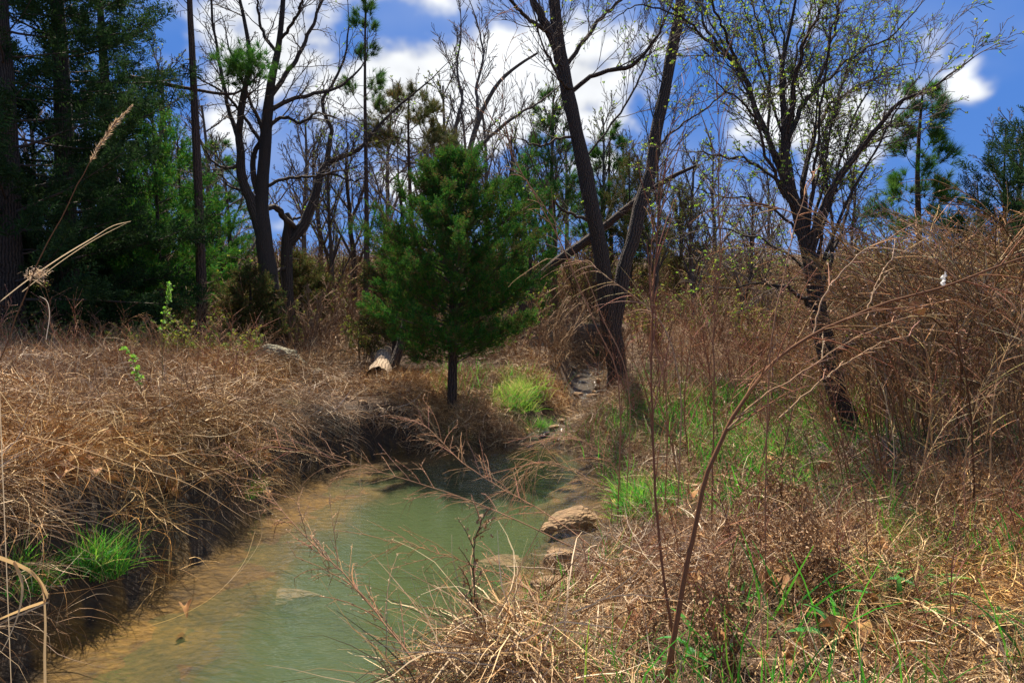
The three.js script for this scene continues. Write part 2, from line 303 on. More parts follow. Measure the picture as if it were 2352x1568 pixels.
// ------------------------------------------------------------------ water
{
  const cx = pool.reduce((a, p) => a + p[0], 0) / pool.length, cd = pool.reduce((a, p) => a + p[1], 0) / pool.length;
  const sh = new THREE.Shape(pool.map(([x, d]) => { const l = Math.hypot(x - cx, d - cd), k = 1 + 0.35 / l; return new THREE.Vector2(cx + (x - cx) * k, cd + (d - cd) * k); }));
  const geo = new THREE.ShapeGeometry(sh); geo.rotateX(-Math.PI / 2);
  const u = geo.attributes.uv; for (let i = 0; i < u.count; i++) u.setXY(i, u.getX(i) * 0.85, u.getY(i) * 1.9);
  const w = thing('creek_water', 'still murky green water of the creek pool', 'water', V(0, 0, 0)); w.userData.kind = 'structure';
  mesh('water_surface', geo, phys({ name: 'pool_surface', color: [1, 1, 1], roughness: 0.0, transmission: 1, ior: 1.5, bumpMap: rippleBump, bumpScale: 0.010 }), w);
  const silt = std({ name: 'suspended_silt', color: [0.076, 0.116, 0.033], roughness: 1, transparent: true, opacity: 0.2, side: THREE.DoubleSide });
  for (const y of [-0.085, -0.11, -0.14, -0.175, -0.225, -0.3, -0.39]) mesh('silt_layer', geo, silt, w).position.y = y;
  // the trickle upstream
  const B = new Buf();
  const pts = smooth(brook.map(([x, d, h]) => V(x, h, -d)), 60), rows = [];
  pts.forEach((p, i) => {
    const t = V().subVectors(pts[Math.min(60, i + 1)], pts[Math.max(0, i - 1)]).setY(0).normalize(), s = V(-t.z, 0, t.x), row = [];
    for (let k = -6; k <= 6; k++) { const q = V().copy(p).addScaledVector(s, k * 0.062); q.y += 0.012 * fbm(q.x * 7, q.z * 7, 3, 3) * 2; row.push(B.v(q, V(0, 1, 0), q.x * 1.4, q.z * 1.4, [1, 1, 1])); }
    rows.push(row);
  });
  for (let i = 0; i < 60; i++) for (let k = 0; k < 12; k++) B.i.push(rows[i][k], rows[i][k + 1], rows[i + 1][k], rows[i][k + 1], rows[i + 1][k + 1], rows[i + 1][k]);
  const bg = B.geo(); bg.computeVertexNormals();
  const b = mesh('brook_water', bg, phys({ name: 'brook_surface', color: [1, 1, 1], roughness: 0.04, transmission: 1, ior: 1.36, bumpMap: rippleBump, bumpScale: 0.05 }));
  tag(b, 'thin rippling trickle of water feeding the pool from upstream', 'water', null, 'structure');
}

// ------------------------------------------------------------------ branching
const UP = V(0, 1, 0);
function perp(dir) { const a = V(G(), G(), G()); a.addScaledVector(dir, -a.dot(dir)); return a.normalize(); }
// o: {max, kids:[..], ang, ratio, wob, trop, tips, c}
function grow(B, p, dir, len, r, lvl, o) {
  const n = lvl === 0 ? 6 : lvl === 1 ? 4 : 3, pts = [p.clone()], rad = [r], d = dir.clone().normalize(), q = p.clone();
  const rEnd = Math.max(o.rmin ?? 0.002, r * 0.35);
  for (let i = 1; i <= n; i++) {
    d.addScaledVector(perp(d), o.wob * R(0.3, 1)).addScaledVector(UP, o.trop).normalize();
    q.addScaledVector(d, len / n); pts.push(q.clone()); rad.push(mix(r, rEnd, i / n));
  }
  B.tube(pts, rad, r > 0.05 ? 8 : r > 0.015 ? 5 : 3, o.c ?? [1, 1, 1]);
  if (o.tips) { const st = lvl >= o.max - 1 ? 1 : 2; for (let i = st; i <= n; i++) o.tips.push([pts[i], d.clone(), lvl]); }
  if (lvl >= o.max) return;
  const k = o.kids[lvl] ?? 3;
  for (let j = 0; j < k; j++) {
    const t = mix(o.from ?? 0.2, 1, (j + rnd()) / k), f = t * n, a = Math.min(n - 1, Math.floor(f));
    const s = V().lerpVectors(pts[a], pts[a + 1], f - a), bd = V().subVectors(pts[a + 1], pts[a]).normalize();
    const ang = o.ang * R(0.6, 1.3);
    const nd = bd.clone().multiplyScalar(Math.cos(ang)).addScaledVector(perp(bd), Math.sin(ang));
    grow(B, s, nd, len * o.ratio * R(0.6, 1.15) * (1 - 0.45 * t), Math.max(o.rmin ?? 0.002, mix(r, rEnd, t) * 0.55), lvl + 1, o);
  }
}
// small fresh leaf: two triangles folded along the midrib
function budGeo(cols) { const B = new Buf(); for (let k = 0; k < 4; k++) { const a = k * 1.7 + rnd(), l = R(0.6, 1), w = 0.36 * l, t = V(Math.cos(a) * 0.75, R(0.2, 0.8), Math.sin(a) * 0.75).multiplyScalar(l), s = perp(t.clone().normalize()).multiplyScalar(w); const c = pick(cols), m = t.clone().multiplyScalar(0.5); B.tri(V(0, 0, 0), m.clone().add(s), t, c); B.tri(V(0, 0, 0), t, m.clone().sub(s).addScaledVector(UP, 0.12 * l), c); } return B.geo(); }
seed(11);
const budLeaf = budGeo([[0.34, 0.48, 0.03], [0.25, 0.42, 0.03], [0.42, 0.5, 0.05]]);
const shrubLeaf = budGeo([[0.24, 0.30, 0.03], [0.16, 0.24, 0.025], [0.32, 0.32, 0.05]]);

// trees traced from the photograph: widths are in pixels at the tree's own distance
function tracedTree(name, label, { depth, trunk, limbs, slender = [], mat, twigMat, twigs, leaves, slim = 0.84, sides = 14 }) {
  const W = (l, d0, dz = 0) => l.map(([x, y], i) => at(x, y, d0 + dz * i / Math.max(1, l.length - 1)));
  const rad = (l, d0) => l.map((p) => p[2] / 2 / FP * d0 * slim);
  const t0 = W(trunk, depth), foot = t0[0].clone(); foot.y = groundY(foot.x, -foot.z);
  const g = thing(name, label, 'tree', foot);
  const root = foot.clone().addScaledVector(UP, -0.25), r0 = rad(trunk, depth);
  const tp = smooth([root, ...t0], 34), tr = along([r0[0] * 1.35, ...r0], 34);
  const TB = new Buf(); TB.tube(tp, tr, sides, [1, 1, 1], 0.16);
  mesh('trunk', TB.geo(foot), mat, g);
  const TW = new Buf(), tips = [], wood = tp.slice();
  const pxOf = (q) => { const c = q.clone().sub(camera.position), zz = -(c.z * CP - c.y * SP) || 1, yy = c.y * CP + c.z * SP; return [1176 + c.x / zz * FP, 784 - yy / zz * FP, zz]; };
  [...limbs, ...slender].forEach((l) => {
    let near = null, best = 1e9; for (const q of wood) { const [a, b, c] = pxOf(q), e = Math.hypot(a - l.p[0][0], b - l.p[0][1]); if (e < best) { best = e; near = [q, c]; } }
    const dz = l.dz ?? G() * 1.1, w0 = W(l.p, near[1], dz); w0[0].copy(near[0]);
    const p = smooth(w0, 22), r = along(rad(l.p, depth), 22), B = new Buf();
    for (let i = 4; i < p.length; i++) { p[i].x += fbm(i * 0.35, l.p[0][0], 1, 2) * 0.12; p[i].y += fbm(i * 0.35, l.p[0][1], 5, 2) * 0.1; }
    B.tube(p, r, r[0] > 0.05 ? 9 : 6, [1, 1, 1], 0.14);
    mesh('limb', B.geo(foot), mat, g); wood.push(...p);
    const L = p.reduce((a, q, i) => i ? a + q.distanceTo(p[i - 1]) : 0, 0), n = Math.round(L * (l.n ?? twigs.per));
    for (let j = 0; j < n; j++) {
      const t = mix(l.from ?? twigs.from ?? 0.15, 1, (j + rnd()) / n) * 22, a = Math.min(21, Math.floor(t)), s = V().lerpVectors(p[a], p[a + 1], t - a), bd = V().subVectors(p[a + 1], p[a]).normalize();
      const ang = R(0.5, 1.15), nd = bd.clone().multiplyScalar(Math.cos(ang)).addScaledVector(perp(bd), Math.sin(ang)).addScaledVector(UP, twigs.up ?? 0.15);
      grow(TW, s, nd, R(...twigs.len) * (1 - 0.35 * t / 22), Math.min(r[a] * 0.45, R(...twigs.r)), 0, { ...twigs, tips });
    }
    const e = p[22]; grow(TW, e, V().subVectors(p[22], p[21]), R(...twigs.len), Math.max(0.004, r[22] * 0.9), 0, { ...twigs, tips });
  });
  const tm = mesh('twigs', TW.geo(foot), twigMat, g); tm.userData.kind = 'stuff';
  if (leaves) instances('leaves', leaves.geo, M.bud, tips.filter((t) => rnd() < leaves.p && (!leaves.where || leaves.where(t[0]))).map(([p]) => ({ p: V().subVectors(p, foot), ry: R(0, 6.28), tx: R(-0.7, 0.7), s: R(...leaves.s), c: [R(0.8, 1.15), R(0.8, 1.15), 1] })), g);
  return { g, foot, tips };
}

// ---- the double-trunked tree by the brook
seed(21);
tracedTree('twin_trunk_tree', 'dark bare tree whose trunk splits low into two long leaning stems', {
  depth: 12.6, mat: M.bark, twigMat: M.twig,
  trunk: [[1418, 872, 56], [1410, 800, 56], [1402, 750, 55], [1390, 660, 44], [1380, 580, 43], [1362, 490, 42], [1345, 400, 40], [1330, 330, 38], [1312, 250, 37], [1298, 180, 36], [1284, 100, 33], [1274, 10, 30], [1266, -90, 27], [1255, -230, 22]],
  limbs: [
    { p: [[1404, 770, 42], [1420, 690, 42], [1434, 620, 40], [1450, 560, 38], [1472, 470, 37], [1492, 390, 36], [1508, 310, 34], [1522, 230, 33], [1540, 140, 32], [1556, 40, 30], [1570, -70, 26], [1590, -200, 20]], dz: 0.5, n: 3, from: 0.4 },
    { p: [[1300, 190, 26], [1283, 130, 26], [1262, 75, 24], [1240, 30, 22], [1212, -30, 19], [1180, -120, 14]], dz: -0.4 },
    { p: [[1262, 78, 12], [1230, 55, 11], [1195, 25, 10], [1165, -10, 8]], dz: -0.8 },
    { p: [[1336, 212, 13], [1352, 180, 12], [1400, 162, 12], [1452, 150, 11], [1486, 118, 9], [1510, 80, 7], [1530, 40, 5]], dz: -0.6 },
    { p: [[1322, 140, 13], [1345, 92, 12], [1372, 48, 11], [1405, 18, 10], [1450, -20, 7]], dz: 0.6 },
    { p: [[1352, 370, 6], [1400, 290, 6], [1448, 220, 6], [1482, 150, 5], [1500, 100, 4]], dz: 0.8 },
    { p: [[1376, 505, 9], [1340, 500, 9], [1305, 490, 8], [1280, 470, 6], [1262, 440, 4]], dz: -0.5 },
    { p: [[1504, 330, 7], [1560, 290, 6], [1620, 250, 5], [1680, 200, 4]], dz: 0.5 },
    { p: [[1320, 300, 8], [1280, 320, 7], [1235, 335, 6], [1200, 320, 4]], dz: -0.7 },
    { p: [[1316, 205, 10], [1292, 190, 9], [1270, 150, 8], [1255, 120, 6]], dz: -0.8 },
  ],
  twigs: { per: 4.2, len: [0.6, 1.9], r: [0.008, 0.016], max: 2, kids: [5, 4], ang: 0.55, ratio: 0.62, wob: 0.16, trop: 0.06, from: 0.12, up: 0.5, rmin: 0.0042 },
  leaves: { geo: budLeaf, p: 0.03, s: [0.03, 0.06] },
});
// ---- dead trunk leaning behind it
{
  const p = smooth([at(1215, 655, 16.5), at(1245, 630, 16.5), at(1282, 598, 16.4), at(1350, 551, 16.2), at(1404, 508, 16), at(1460, 462, 15.9), at(1540, 408, 15.8), at(1600, 380, 15.7)], 30);
  const foot = p[0].clone(), low = foot.clone(); low.y = groundY(low.x, -low.z) - 0.2;
  const g = thing('leaning_dead_tree', 'dark dead trunk leaning sideways behind the double-trunked tree', 'tree', V(foot.x, low.y + 0.2, foot.z));
  const B = new Buf(); B.tube([low.clone().add(V(-0.6, 0, 0.1)), ...p], along([0.12, 0.115, 0.11, 0.1, 0.08, 0.06, 0.03], 31), 10, [1, 1, 1], 0.18); mesh('trunk', B.geo(g.position), M.bark, g);
  const T = new Buf(); seed(5); for (let i = 8; i < 31; i += 2) grow(T, p[i], V(R(-0.3, 0.8), R(0.2, 1), G()), R(0.5, 1.4), 0.012, 0, { max: 2, kids: [4, 2], ang: 0.6, ratio: 0.6, wob: 0.2, trop: 0.03, rmin: 0.003 });
  mesh('twigs', T.geo(g.position), M.twig, g).userData.kind = 'stuff';
}
// ---- the many-limbed tree on the near bank
seed(33);
tracedTree('many_limbed_tree', 'tree of many fanning limbs with small fresh yellow-green leaves, on the grassy bank', {
  depth: 7.7, slim: 0.74, mat: M.bark, twigMat: M.twig,
  trunk: [[1962, 1012, 72], [1940, 940, 62], [1916, 870, 60], [1898, 800, 58], [1882, 730, 54], [1872, 660, 50], [1862, 600, 46], [1848, 540, 42], [1832, 480, 38], [1813, 430, 33], [1803, 370, 29], [1804, 290, 23], [1799, 230, 17], [1796, 160, 13], [1812, 80, 10], [1828, 0, 8], [1840, -90, 6]],
  limbs: [
    { p: [[1906, 905, 22], [1896, 860, 24], [1890, 815, 24]], dz: 0, n: 0 },
    { p: [[1814, 440, 24], [1784, 370, 20], [1757, 300, 18], [1727, 212, 17], [1696, 152, 15], [1656, 112, 12], [1622, 60, 9], [1596, 10, 7], [1570, -60, 5]], dz: 0.9 },
    { p: [[1727, 214, 11], [1700, 150, 10], [1672, 90, 8], [1645, 30, 7], [1625, -30, 5]], dz: -0.9 },
    { p: [[1656, 112, 8], [1612, 82, 7], [1562, 40, 6], [1500, 16, 5], [1440, 20, 4], [1405, 45, 3]], dz: 0.3 },
    { p: [[1696, 150, 8], [1640, 105, 7], [1580, 50, 6], [1520, 0, 5], [1480, -40, 4]], dz: -0.5 },
    { p: [[1806, 340, 20], [1818, 242, 16], [1832, 160, 13], [1850, 92, 11], [1880, 30, 8], [1908, -40, 6]], dz: -0.7 },
    { p: [[1810, 350, 18], [1840, 258, 15], [1870, 206, 12], [1918, 165, 10], [1970, 122, 8], [2045, 85, 6], [2112, 5, 4]], dz: 0.8 },
    { p: [[1864, 610, 28], [1868, 545, 26], [1885, 490, 22], [1920, 415, 19], [1975, 350, 17], [2010, 300, 15], [2043, 258, 12], [2108, 217, 9], [2168, 182, 6], [2235, 135, 4]], dz: -0.8 },
    { p: [[1848, 540, 22], [1850, 430, 19], [1864, 325, 15], [1892, 270, 12], [1930, 222, 9], [2000, 182, 6], [2080, 150, 4]], dz: 1.1 },
    { p: [[1826, 470, 16], [1776, 405, 11], [1724, 372, 9], [1664, 358, 6], [1605, 350, 4]], dz: 0.7 },
    { p: [[1868, 208, 12], [1904, 120, 11], [1922, 55, 10], [1930, -20, 8], [1945, -90, 5]], dz: 0.4 },
    { p: [[1760, 300, 10], [1770, 200, 9], [1755, 110, 8], [1735, 30, 6], [1720, -50, 4]], dz: 0.8 },
    { p: [[1845, 520, 14], [1800, 440, 11], [1762, 360, 9], [1740, 280, 7], [1700, 230, 5], [1640, 190, 4]], dz: -0.9 },
    { p: [[1862, 590, 14], [1900, 480, 11], [1940, 390, 9], [2000, 330, 7], [2060, 310, 5]], dz: 0.9 },
    { p: [[1870, 640, 14], [1920, 560, 11], [1950, 470, 9], [1965, 380, 7], [1990, 290, 5]], dz: 1.2 },
    { p: [[1870, 650, 13], [1830, 600, 10], [1770, 560, 8], [1690, 530, 6], [1610, 520, 4]], dz: 1.0 },
    { p: [[1855, 560, 12], [1800, 500, 9], [1730, 460, 7], [1660, 450, 5], [1590, 430, 3]], dz: 0.3 },
    { p: [[1882, 730, 16], [1850, 690, 13], [1800, 660, 10], [1740, 650, 7], [1690, 660, 4]], dz: -0.4 },
    { p: [[1874, 680, 16], [1905, 600, 13], [1915, 520, 11], [1900, 430, 9], [1890, 340, 6], [1905, 260, 4]], dz: 0.6 },
  ],
  slender: [[1845, 560], [1838, 500], [1858, 620], [1815, 430], [1806, 380], [1852, 580], [1866, 640], [1828, 470], [1850, 540], [1803, 350], [1870, 660], [1842, 520]].map(([x, y], i) => { const tx = [1610, 1690, 1990, 1750, 1865, 1925, 2050, 1660, 1960, 1790, 2110, 1880][i], ty = [20, -40, 10, -60, -50, -30, 90, 130, 130, -40, 170, 160][i]; return { p: [[x, y, 12], [mix(x, tx, 0.22), mix(y, ty, 0.3), 10], [mix(x, tx, 0.5) + R(-12, 12), mix(y, ty, 0.6), 7], [mix(x, tx, 0.78) + R(-12, 12), mix(y, ty, 0.83), 5], [tx, ty, 3]], dz: R(-1, 1.2) }; }),
  twigs: { per: 6.0, len: [0.25, 0.9], r: [0.006, 0.011], max: 2, kids: [6, 4], ang: 0.65, ratio: 0.6, wob: 0.2, trop: 0.03, from: 0.2, up: 0.2, rmin: 0.0028 },
  leaves: { geo: budLeaf, p: 0.11, s: [0.016, 0.036] },
});
// ---- oak across the creek
seed(44);
tracedTree('gnarled_oak', 'gnarled leafless oak with thick dark trunk and crooked limbs, above the lichen-grey boulder', {
  depth: 15, mat: M.oak, twigMat: M.twig,
  trunk: [[622, 800, 72], [622, 740, 58], [620, 680, 53], [612, 600, 46], [605, 540, 42], [600, 480, 37], [603, 400, 33], [610, 330, 31], [614, 260, 28], [622, 190, 22], [635, 130, 18], [645, 60, 14], [652, -30, 11], [660, -120, 8]],
  limbs: [
    { p: [[608, 560, 34], [585, 490, 29], [565, 440, 27], [555, 390, 25], [552, 340, 22], [546, 300, 19], [556, 230, 15], [574, 150, 12], [562, 60, 10], [545, -50, 7]] },
    { p: [[549, 320, 14], [522, 240, 11], [506, 160, 9], [490, 60, 7], [478, -50, 5]] },
    { p: [[600, 465, 18], [581, 400, 16], [586, 350, 14], [602, 300, 12], [582, 250, 10], [560, 190, 8], [530, 120, 6]] },
    { p: [[614, 255, 14], [660, 232, 12], [720, 215, 10], [772, 204, 8], [830, 155, 5]] },
    { p: [[618, 222, 14], [670, 152, 12], [702, 92, 10], [732, 22, 8], [752, -60, 5]] },
    { p: [[605, 420, 10], [660, 409, 9], [720, 405, 7], [745, 400, 5]] },
    { p: [[604, 500, 14], [622, 474, 16], [640, 482, 18], [652, 500, 17]], dz: 0.8, n: 1 },
    { p: [[552, 375, 9], [520, 386, 7], [490, 372, 6], [468, 340, 4]] },
    { p: [[610, 340, 12], [570, 282, 9], [522, 222, 7], [480, 192, 5]] },
    { p: [[612, 300, 12], [650, 270, 10], [690, 280, 8], [730, 260, 6], [770, 270, 4]] },
    { p: [[634, 132, 10], [600, 70, 8], [590, 0, 6], [570, -80, 4]] },
    { p: [[640, 90, 9], [680, 40, 7], [700, -20, 5]] },
    { p: [[566, 440, 9], [530, 430, 7], [505, 400, 5], [480, 410, 4]] },
  ],
  twigs: { per: 3.4, len: [0.5, 1.7], r: [0.010, 0.02], max: 2, kids: [4, 4], ang: 0.75, ratio: 0.6, wob: 0.3, trop: 0.03, from: 0.15, up: 0.2, rmin: 0.0052 },
});
seed(45);
tracedTree('broken_tree', 'broken-topped dead tree whose one thick limb swings up beside the oak', {
  depth: 16.2, mat: M.oak, twigMat: M.twig,
  trunk: [[664, 770, 36], [660, 680, 33], [658, 600, 31], [660, 550, 31], [663, 512, 27], [655, 492, 22]],
  limbs: [
    { p: [[664, 560, 26], [690, 528, 27], [708, 495, 25], [722, 450, 23], [736, 402, 21], [747, 376, 18], [775, 365, 15], [808, 352, 13], [835, 328, 10], [868, 290, 8], [920, 240, 6], [980, 190, 4]], dz: 0.4, from: 0.4 },
    { p: [[745, 380, 16], [756, 332, 14], [760, 297, 12], [746, 262, 10], [740, 230, 9], [765, 190, 8], [790, 140, 6], [800, 60, 4]], dz: 0.5 },
    { p: [[736, 402, 9], [770, 400, 7], [800, 415, 5], [830, 412, 3]] },
    { p: [[658, 610, 10], [635, 622, 8], [622, 640, 5]] },
    { p: [[672, 510, 9], [690, 500, 7], [705, 505, 4]] },
  ],
  twigs: { per: 3.2, len: [0.4, 1.4], r: [0.010, 0.018], max: 2, kids: [4, 4], ang: 0.75, ratio: 0.6, wob: 0.3, trop: 0.03, from: 0.15, up: 0.2, rmin: 0.0052 },
  leaves: { geo: budLeaf, p: 0.06, s: [0.03, 0.06] },
});
// ---- slim light-barked tree behind the cedar
seed(46);
tracedTree('forked_grey_tree', 'pale slim forked tree rising behind the young cedar', {
  depth: 21, mat: M.greyBark, twigMat: M.greyTwig,
  trunk: [[1060, 760, 24], [1060, 600, 22], [1062, 500, 20], [1064, 435, 18], [1074, 370, 16], [1085, 320, 15], [1098, 280, 14], [1110, 250, 12], [1145, 190, 10], [1190, 150, 8], [1234, 122, 6]],
  limbs: [
    { p: [[1064, 430, 14], [1050, 350, 12], [1046, 290, 10], [1060, 230, 8], [1050, 160, 6], [1060, 80, 4]] },
    { p: [[1075, 365, 12], [1130, 310, 10], [1180, 270, 8], [1230, 240, 6]] },
    { p: [[1100, 275, 10], [1095, 200, 8], [1110, 130, 6], [1100, 60, 4]] },
    { p: [[1062, 480, 11], [1120, 430, 9], [1170, 410, 7], [1230, 380, 5]] },
    { p: [[1062, 470, 11], [1010, 420, 9], [970, 380, 7], [930, 370, 4]] },
  ],
  twigs: { per: 3, len: [0.6, 2.2], r: [0.012, 0.022], max: 2, kids: [5, 4], ang: 0.55, ratio: 0.62, wob: 0.2, trop: 0.06, from: 0.12, up: 0.5, rmin: 0.008 },
});

// ------------------------------------------------------------------ bare trees of the wood behind
seed(60);
function bareTree(kind) {
  const g = new THREE.Group(), T = new Buf(), L = new Buf(), tips = [];
  const H = 7.5, pts = [V(0, -0.3, 0)], rad = [0.13]; const d = V(G() * 0.12, 1, G() * 0.12).normalize(), q = V(0, -0.3, 0);
  for (let i = 1; i <= 12; i++) { d.addScaledVector(perp(d), kind.wob * 0.5).addScaledVector(UP, 0.12).normalize(); q.addScaledVector(d, (H * kind.top) / 12); pts.push(q.clone()); rad.push(mix(0.115, 0.03, i / 12)); }
  T.tube(pts, rad, 9, [1, 1, 1], 0.12);
  for (let j = 0; j < kind.limbs; j++) {
    const t = mix(kind.low, 1, (j + rnd()) / kind.limbs) * 12, a = Math.min(11, Math.floor(t)), s = V().lerpVectors(pts[a], pts[a + 1], t - a), th = j * 2.4 + rnd(), an = kind.ang * R(0.7, 1.2);
    grow(L, s, V(Math.cos(th) * Math.sin(an), Math.cos(an), Math.sin(th) * Math.sin(an)), H * kind.len * R(0.7, 1.15) * (1.15 - t / 16), mix(0.06, 0.022, t / 12), 0, { max: 3, kids: [6, 5, 3], ang: kind.fork, ratio: 0.52, wob: kind.wob, trop: 0.06, rmin: 0.0068, tips, from: 0.15 });
  }
  const tm = mesh('trunk', T.geo(), kind.mat, g), lm = mesh('branches', L.geo(), kind.twig, g); lm.userData.kind = 'stuff';
  if (kind.leaf) instances('leaves', kind.leaf, M.bud, tips.filter(() => rnd() < kind.lp).map(([p]) => ({ p, ry: R(0, 6), tx: R(-0.7, 0.7), s: R(0.03, 0.06), c: [R(0.8, 1.1), R(0.8, 1.1), 1] })), g);
  return g;
}
const woods = [
  bareTree({ wob: 0.14, top: 0.85, limbs: 13, low: 0.3, ang: 0.7, len: 0.34, fork: 0.55, mat: M.greyBark, twig: M.greyTwig }),
  bareTree({ wob: 0.24, top: 0.7, limbs: 12, low: 0.25, ang: 0.75, len: 0.4, fork: 0.7, mat: M.bark, twig: M.twig }),
  bareTree({ wob: 0.12, top: 0.95, limbs: 16, low: 0.2, ang: 0.5, len: 0.3, fork: 0.5, mat: M.greyBark, twig: M.twig, leaf: shrubLeaf, lp: 0.12 }),
  bareTree({ wob: 0.28, top: 0.65, limbs: 10, low: 0.2, ang: 0.85, len: 0.45, fork: 0.75, mat: M.oak, twig: M.greyTwig, leaf: budLeaf, lp: 0.06 }),
];
const wLabel = ['slender grey leafless tree of the wood behind the creek', 'crooked brown leafless tree of the wood behind the creek', 'slender young tree with sparse olive leaf buds, in the wood behind the creek', 'spreading grey-twigged tree with a few yellow-green buds, in the wood behind the creek'];
// [pixel x of the foot, distance, height, kind]
const spots = [[205, 19, 9, 0], [330, 17, 9, 1], [390, 22, 10, 2], [500, 24, 10, 0], [545, 20, 8, 3], [700, 25, 10, 0], [770, 19, 6.5, 2], [815, 22, 9.5, 1], [880, 26, 10, 0], [930, 20, 8.5, 3], [990, 27, 11, 1], [1010, 24, 10, 2], [1130, 26, 10.5, 0], [1175, 19, 7, 2], [1215, 28, 10, 1], [1260, 22, 8.5, 2], [1310, 30, 10, 0], [1370, 24, 8.5, 2], [1440, 28, 9, 0], [1500, 20, 6.5, 2], [1545, 25, 8, 3], [1600, 18, 6, 2], [1640, 27, 8, 0], [1690, 17, 5.5, 3], [1720, 22, 7, 1], [1770, 26, 7, 0], [1960, 20, 5.5, 2], [2010, 17, 5, 3], [2330, 15, 7, 0], [2420, 17, 9, 1], [100, 22, 10, 0], [270, 26, 11, 3], [2250, 24, 6, 0], [740, 30, 11, 1], [1080, 34, 12, 0], [1490, 36, 11, 1]];
const firstUse = [true, true, true, true];
spots.forEach(([px, d, h, k], i) => {
  const x = (px - 1176) / FP * d, c = firstUse[k] ? woods[k] : woods[k].clone(); firstUse[k] = false;
  c.name = numbered('bare_tree'); c.position.copy(onGround(x, d)); const s = h / 9; c.scale.set(s * R(0.9, 1.1), s, s * R(0.9, 1.1)); c.rotation.y = R(0, 6.28);
  tag(c, wLabel[k], 'tree', ['grey leafless trees of the far wood', 'brown leafless trees of the far wood', 'budding young trees of the far wood', 'spreading budding trees of the far wood'][k]); scene.add(c);
});

// ------------------------------------------------------------------ evergreens
seed(70);
function sprayGeo(cols, n = 16) {   // a flattened cedar spray about 1 long, pointing along +z
  const B = new Buf();
  for (let k = 0; k < n; k++) {
    const t = 0.06 + 0.94 * k / n, p = V(0, 0, t * 0.85), s = k % 2 ? 1 : -1, l = (0.30 + 0.16 * rnd()) * (1.15 - 0.75 * t);
    const d = V(s * R(0.45, 0.95), R(-0.25, 0.6), R(0.6, 1)).normalize().multiplyScalar(l), w = perp(d.clone().normalize()).multiplyScalar(0.03), c = pick(cols), m = p.clone().addScaledVector(d, 0.55);
    B.tri(p, m.clone().add(w), p.clone().add(d), c); B.tri(p, p.clone().add(d), m.clone().sub(w), c);
    const d2 = d.clone().applyAxisAngle(UP, s * 0.5).multiplyScalar(0.6), m2 = m.clone().addScaledVector(d2, 0.5), w2 = perp(d2.clone().normalize()).multiplyScalar(0.026);
    B.tri(m, m2.clone().add(w2), m.clone().add(d2), c); B.tri(m, m.clone().add(d2), m2.clone().sub(w2), c);
  }
  return B.geo();
}
function tuftGeo(cols, n = 46) {   // a pine tuft: needles about 1 long round +z
  const B = new Buf();
  for (let k = 0; k < n; k++) {
    const th = rnd() * 6.28, el = R(0.05, 1.25), p = V(0, 0, R(0, 0.35)), d = V(Math.cos(th) * Math.sin(el), Math.sin(th) * Math.sin(el), Math.cos(el)).multiplyScalar(R(0.6, 0.95)), w = perp(d.clone().normalize()).multiplyScalar(0.017);
    B.tri(p.clone().add(w), p.clone().add(d), p.clone().sub(w), pick(cols));
  }
  return B.geo();
}
const sprayGreen = [0, 1, 2].map(() => sprayGeo([[0.032, 0.15, 0.018], [0.022, 0.11, 0.018], [0.06, 0.19, 0.02], [0.10, 0.18, 0.022]]));
const sprayOlive = [0, 1].map(() => sprayGeo([[0.08, 0.11, 0.02], [0.05, 0.09, 0.02], [0.11, 0.11, 0.03], [0.14, 0.09, 0.035]]));
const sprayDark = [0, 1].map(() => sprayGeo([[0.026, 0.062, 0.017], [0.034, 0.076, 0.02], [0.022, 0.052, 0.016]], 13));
const tuftGreen = [0, 1].map(() => tuftGeo([[0.07, 0.17, 0.025], [0.05, 0.13, 0.02], [0.10, 0.20, 0.03]]));
const tuftOlive = [0, 1].map(() => tuftGeo([[0.10, 0.12, 0.03], [0.07, 0.10, 0.025], [0.14, 0.11, 0.04]]));
const ZAX = V(0, 0, 1);
const aim = (d) => new THREE.Quaternion().setFromUnitVectors(ZAX, d.clone().normalize()).multiply(new THREE.Quaternion().setFromAxisAngle(ZAX, R(0, 6.28)));
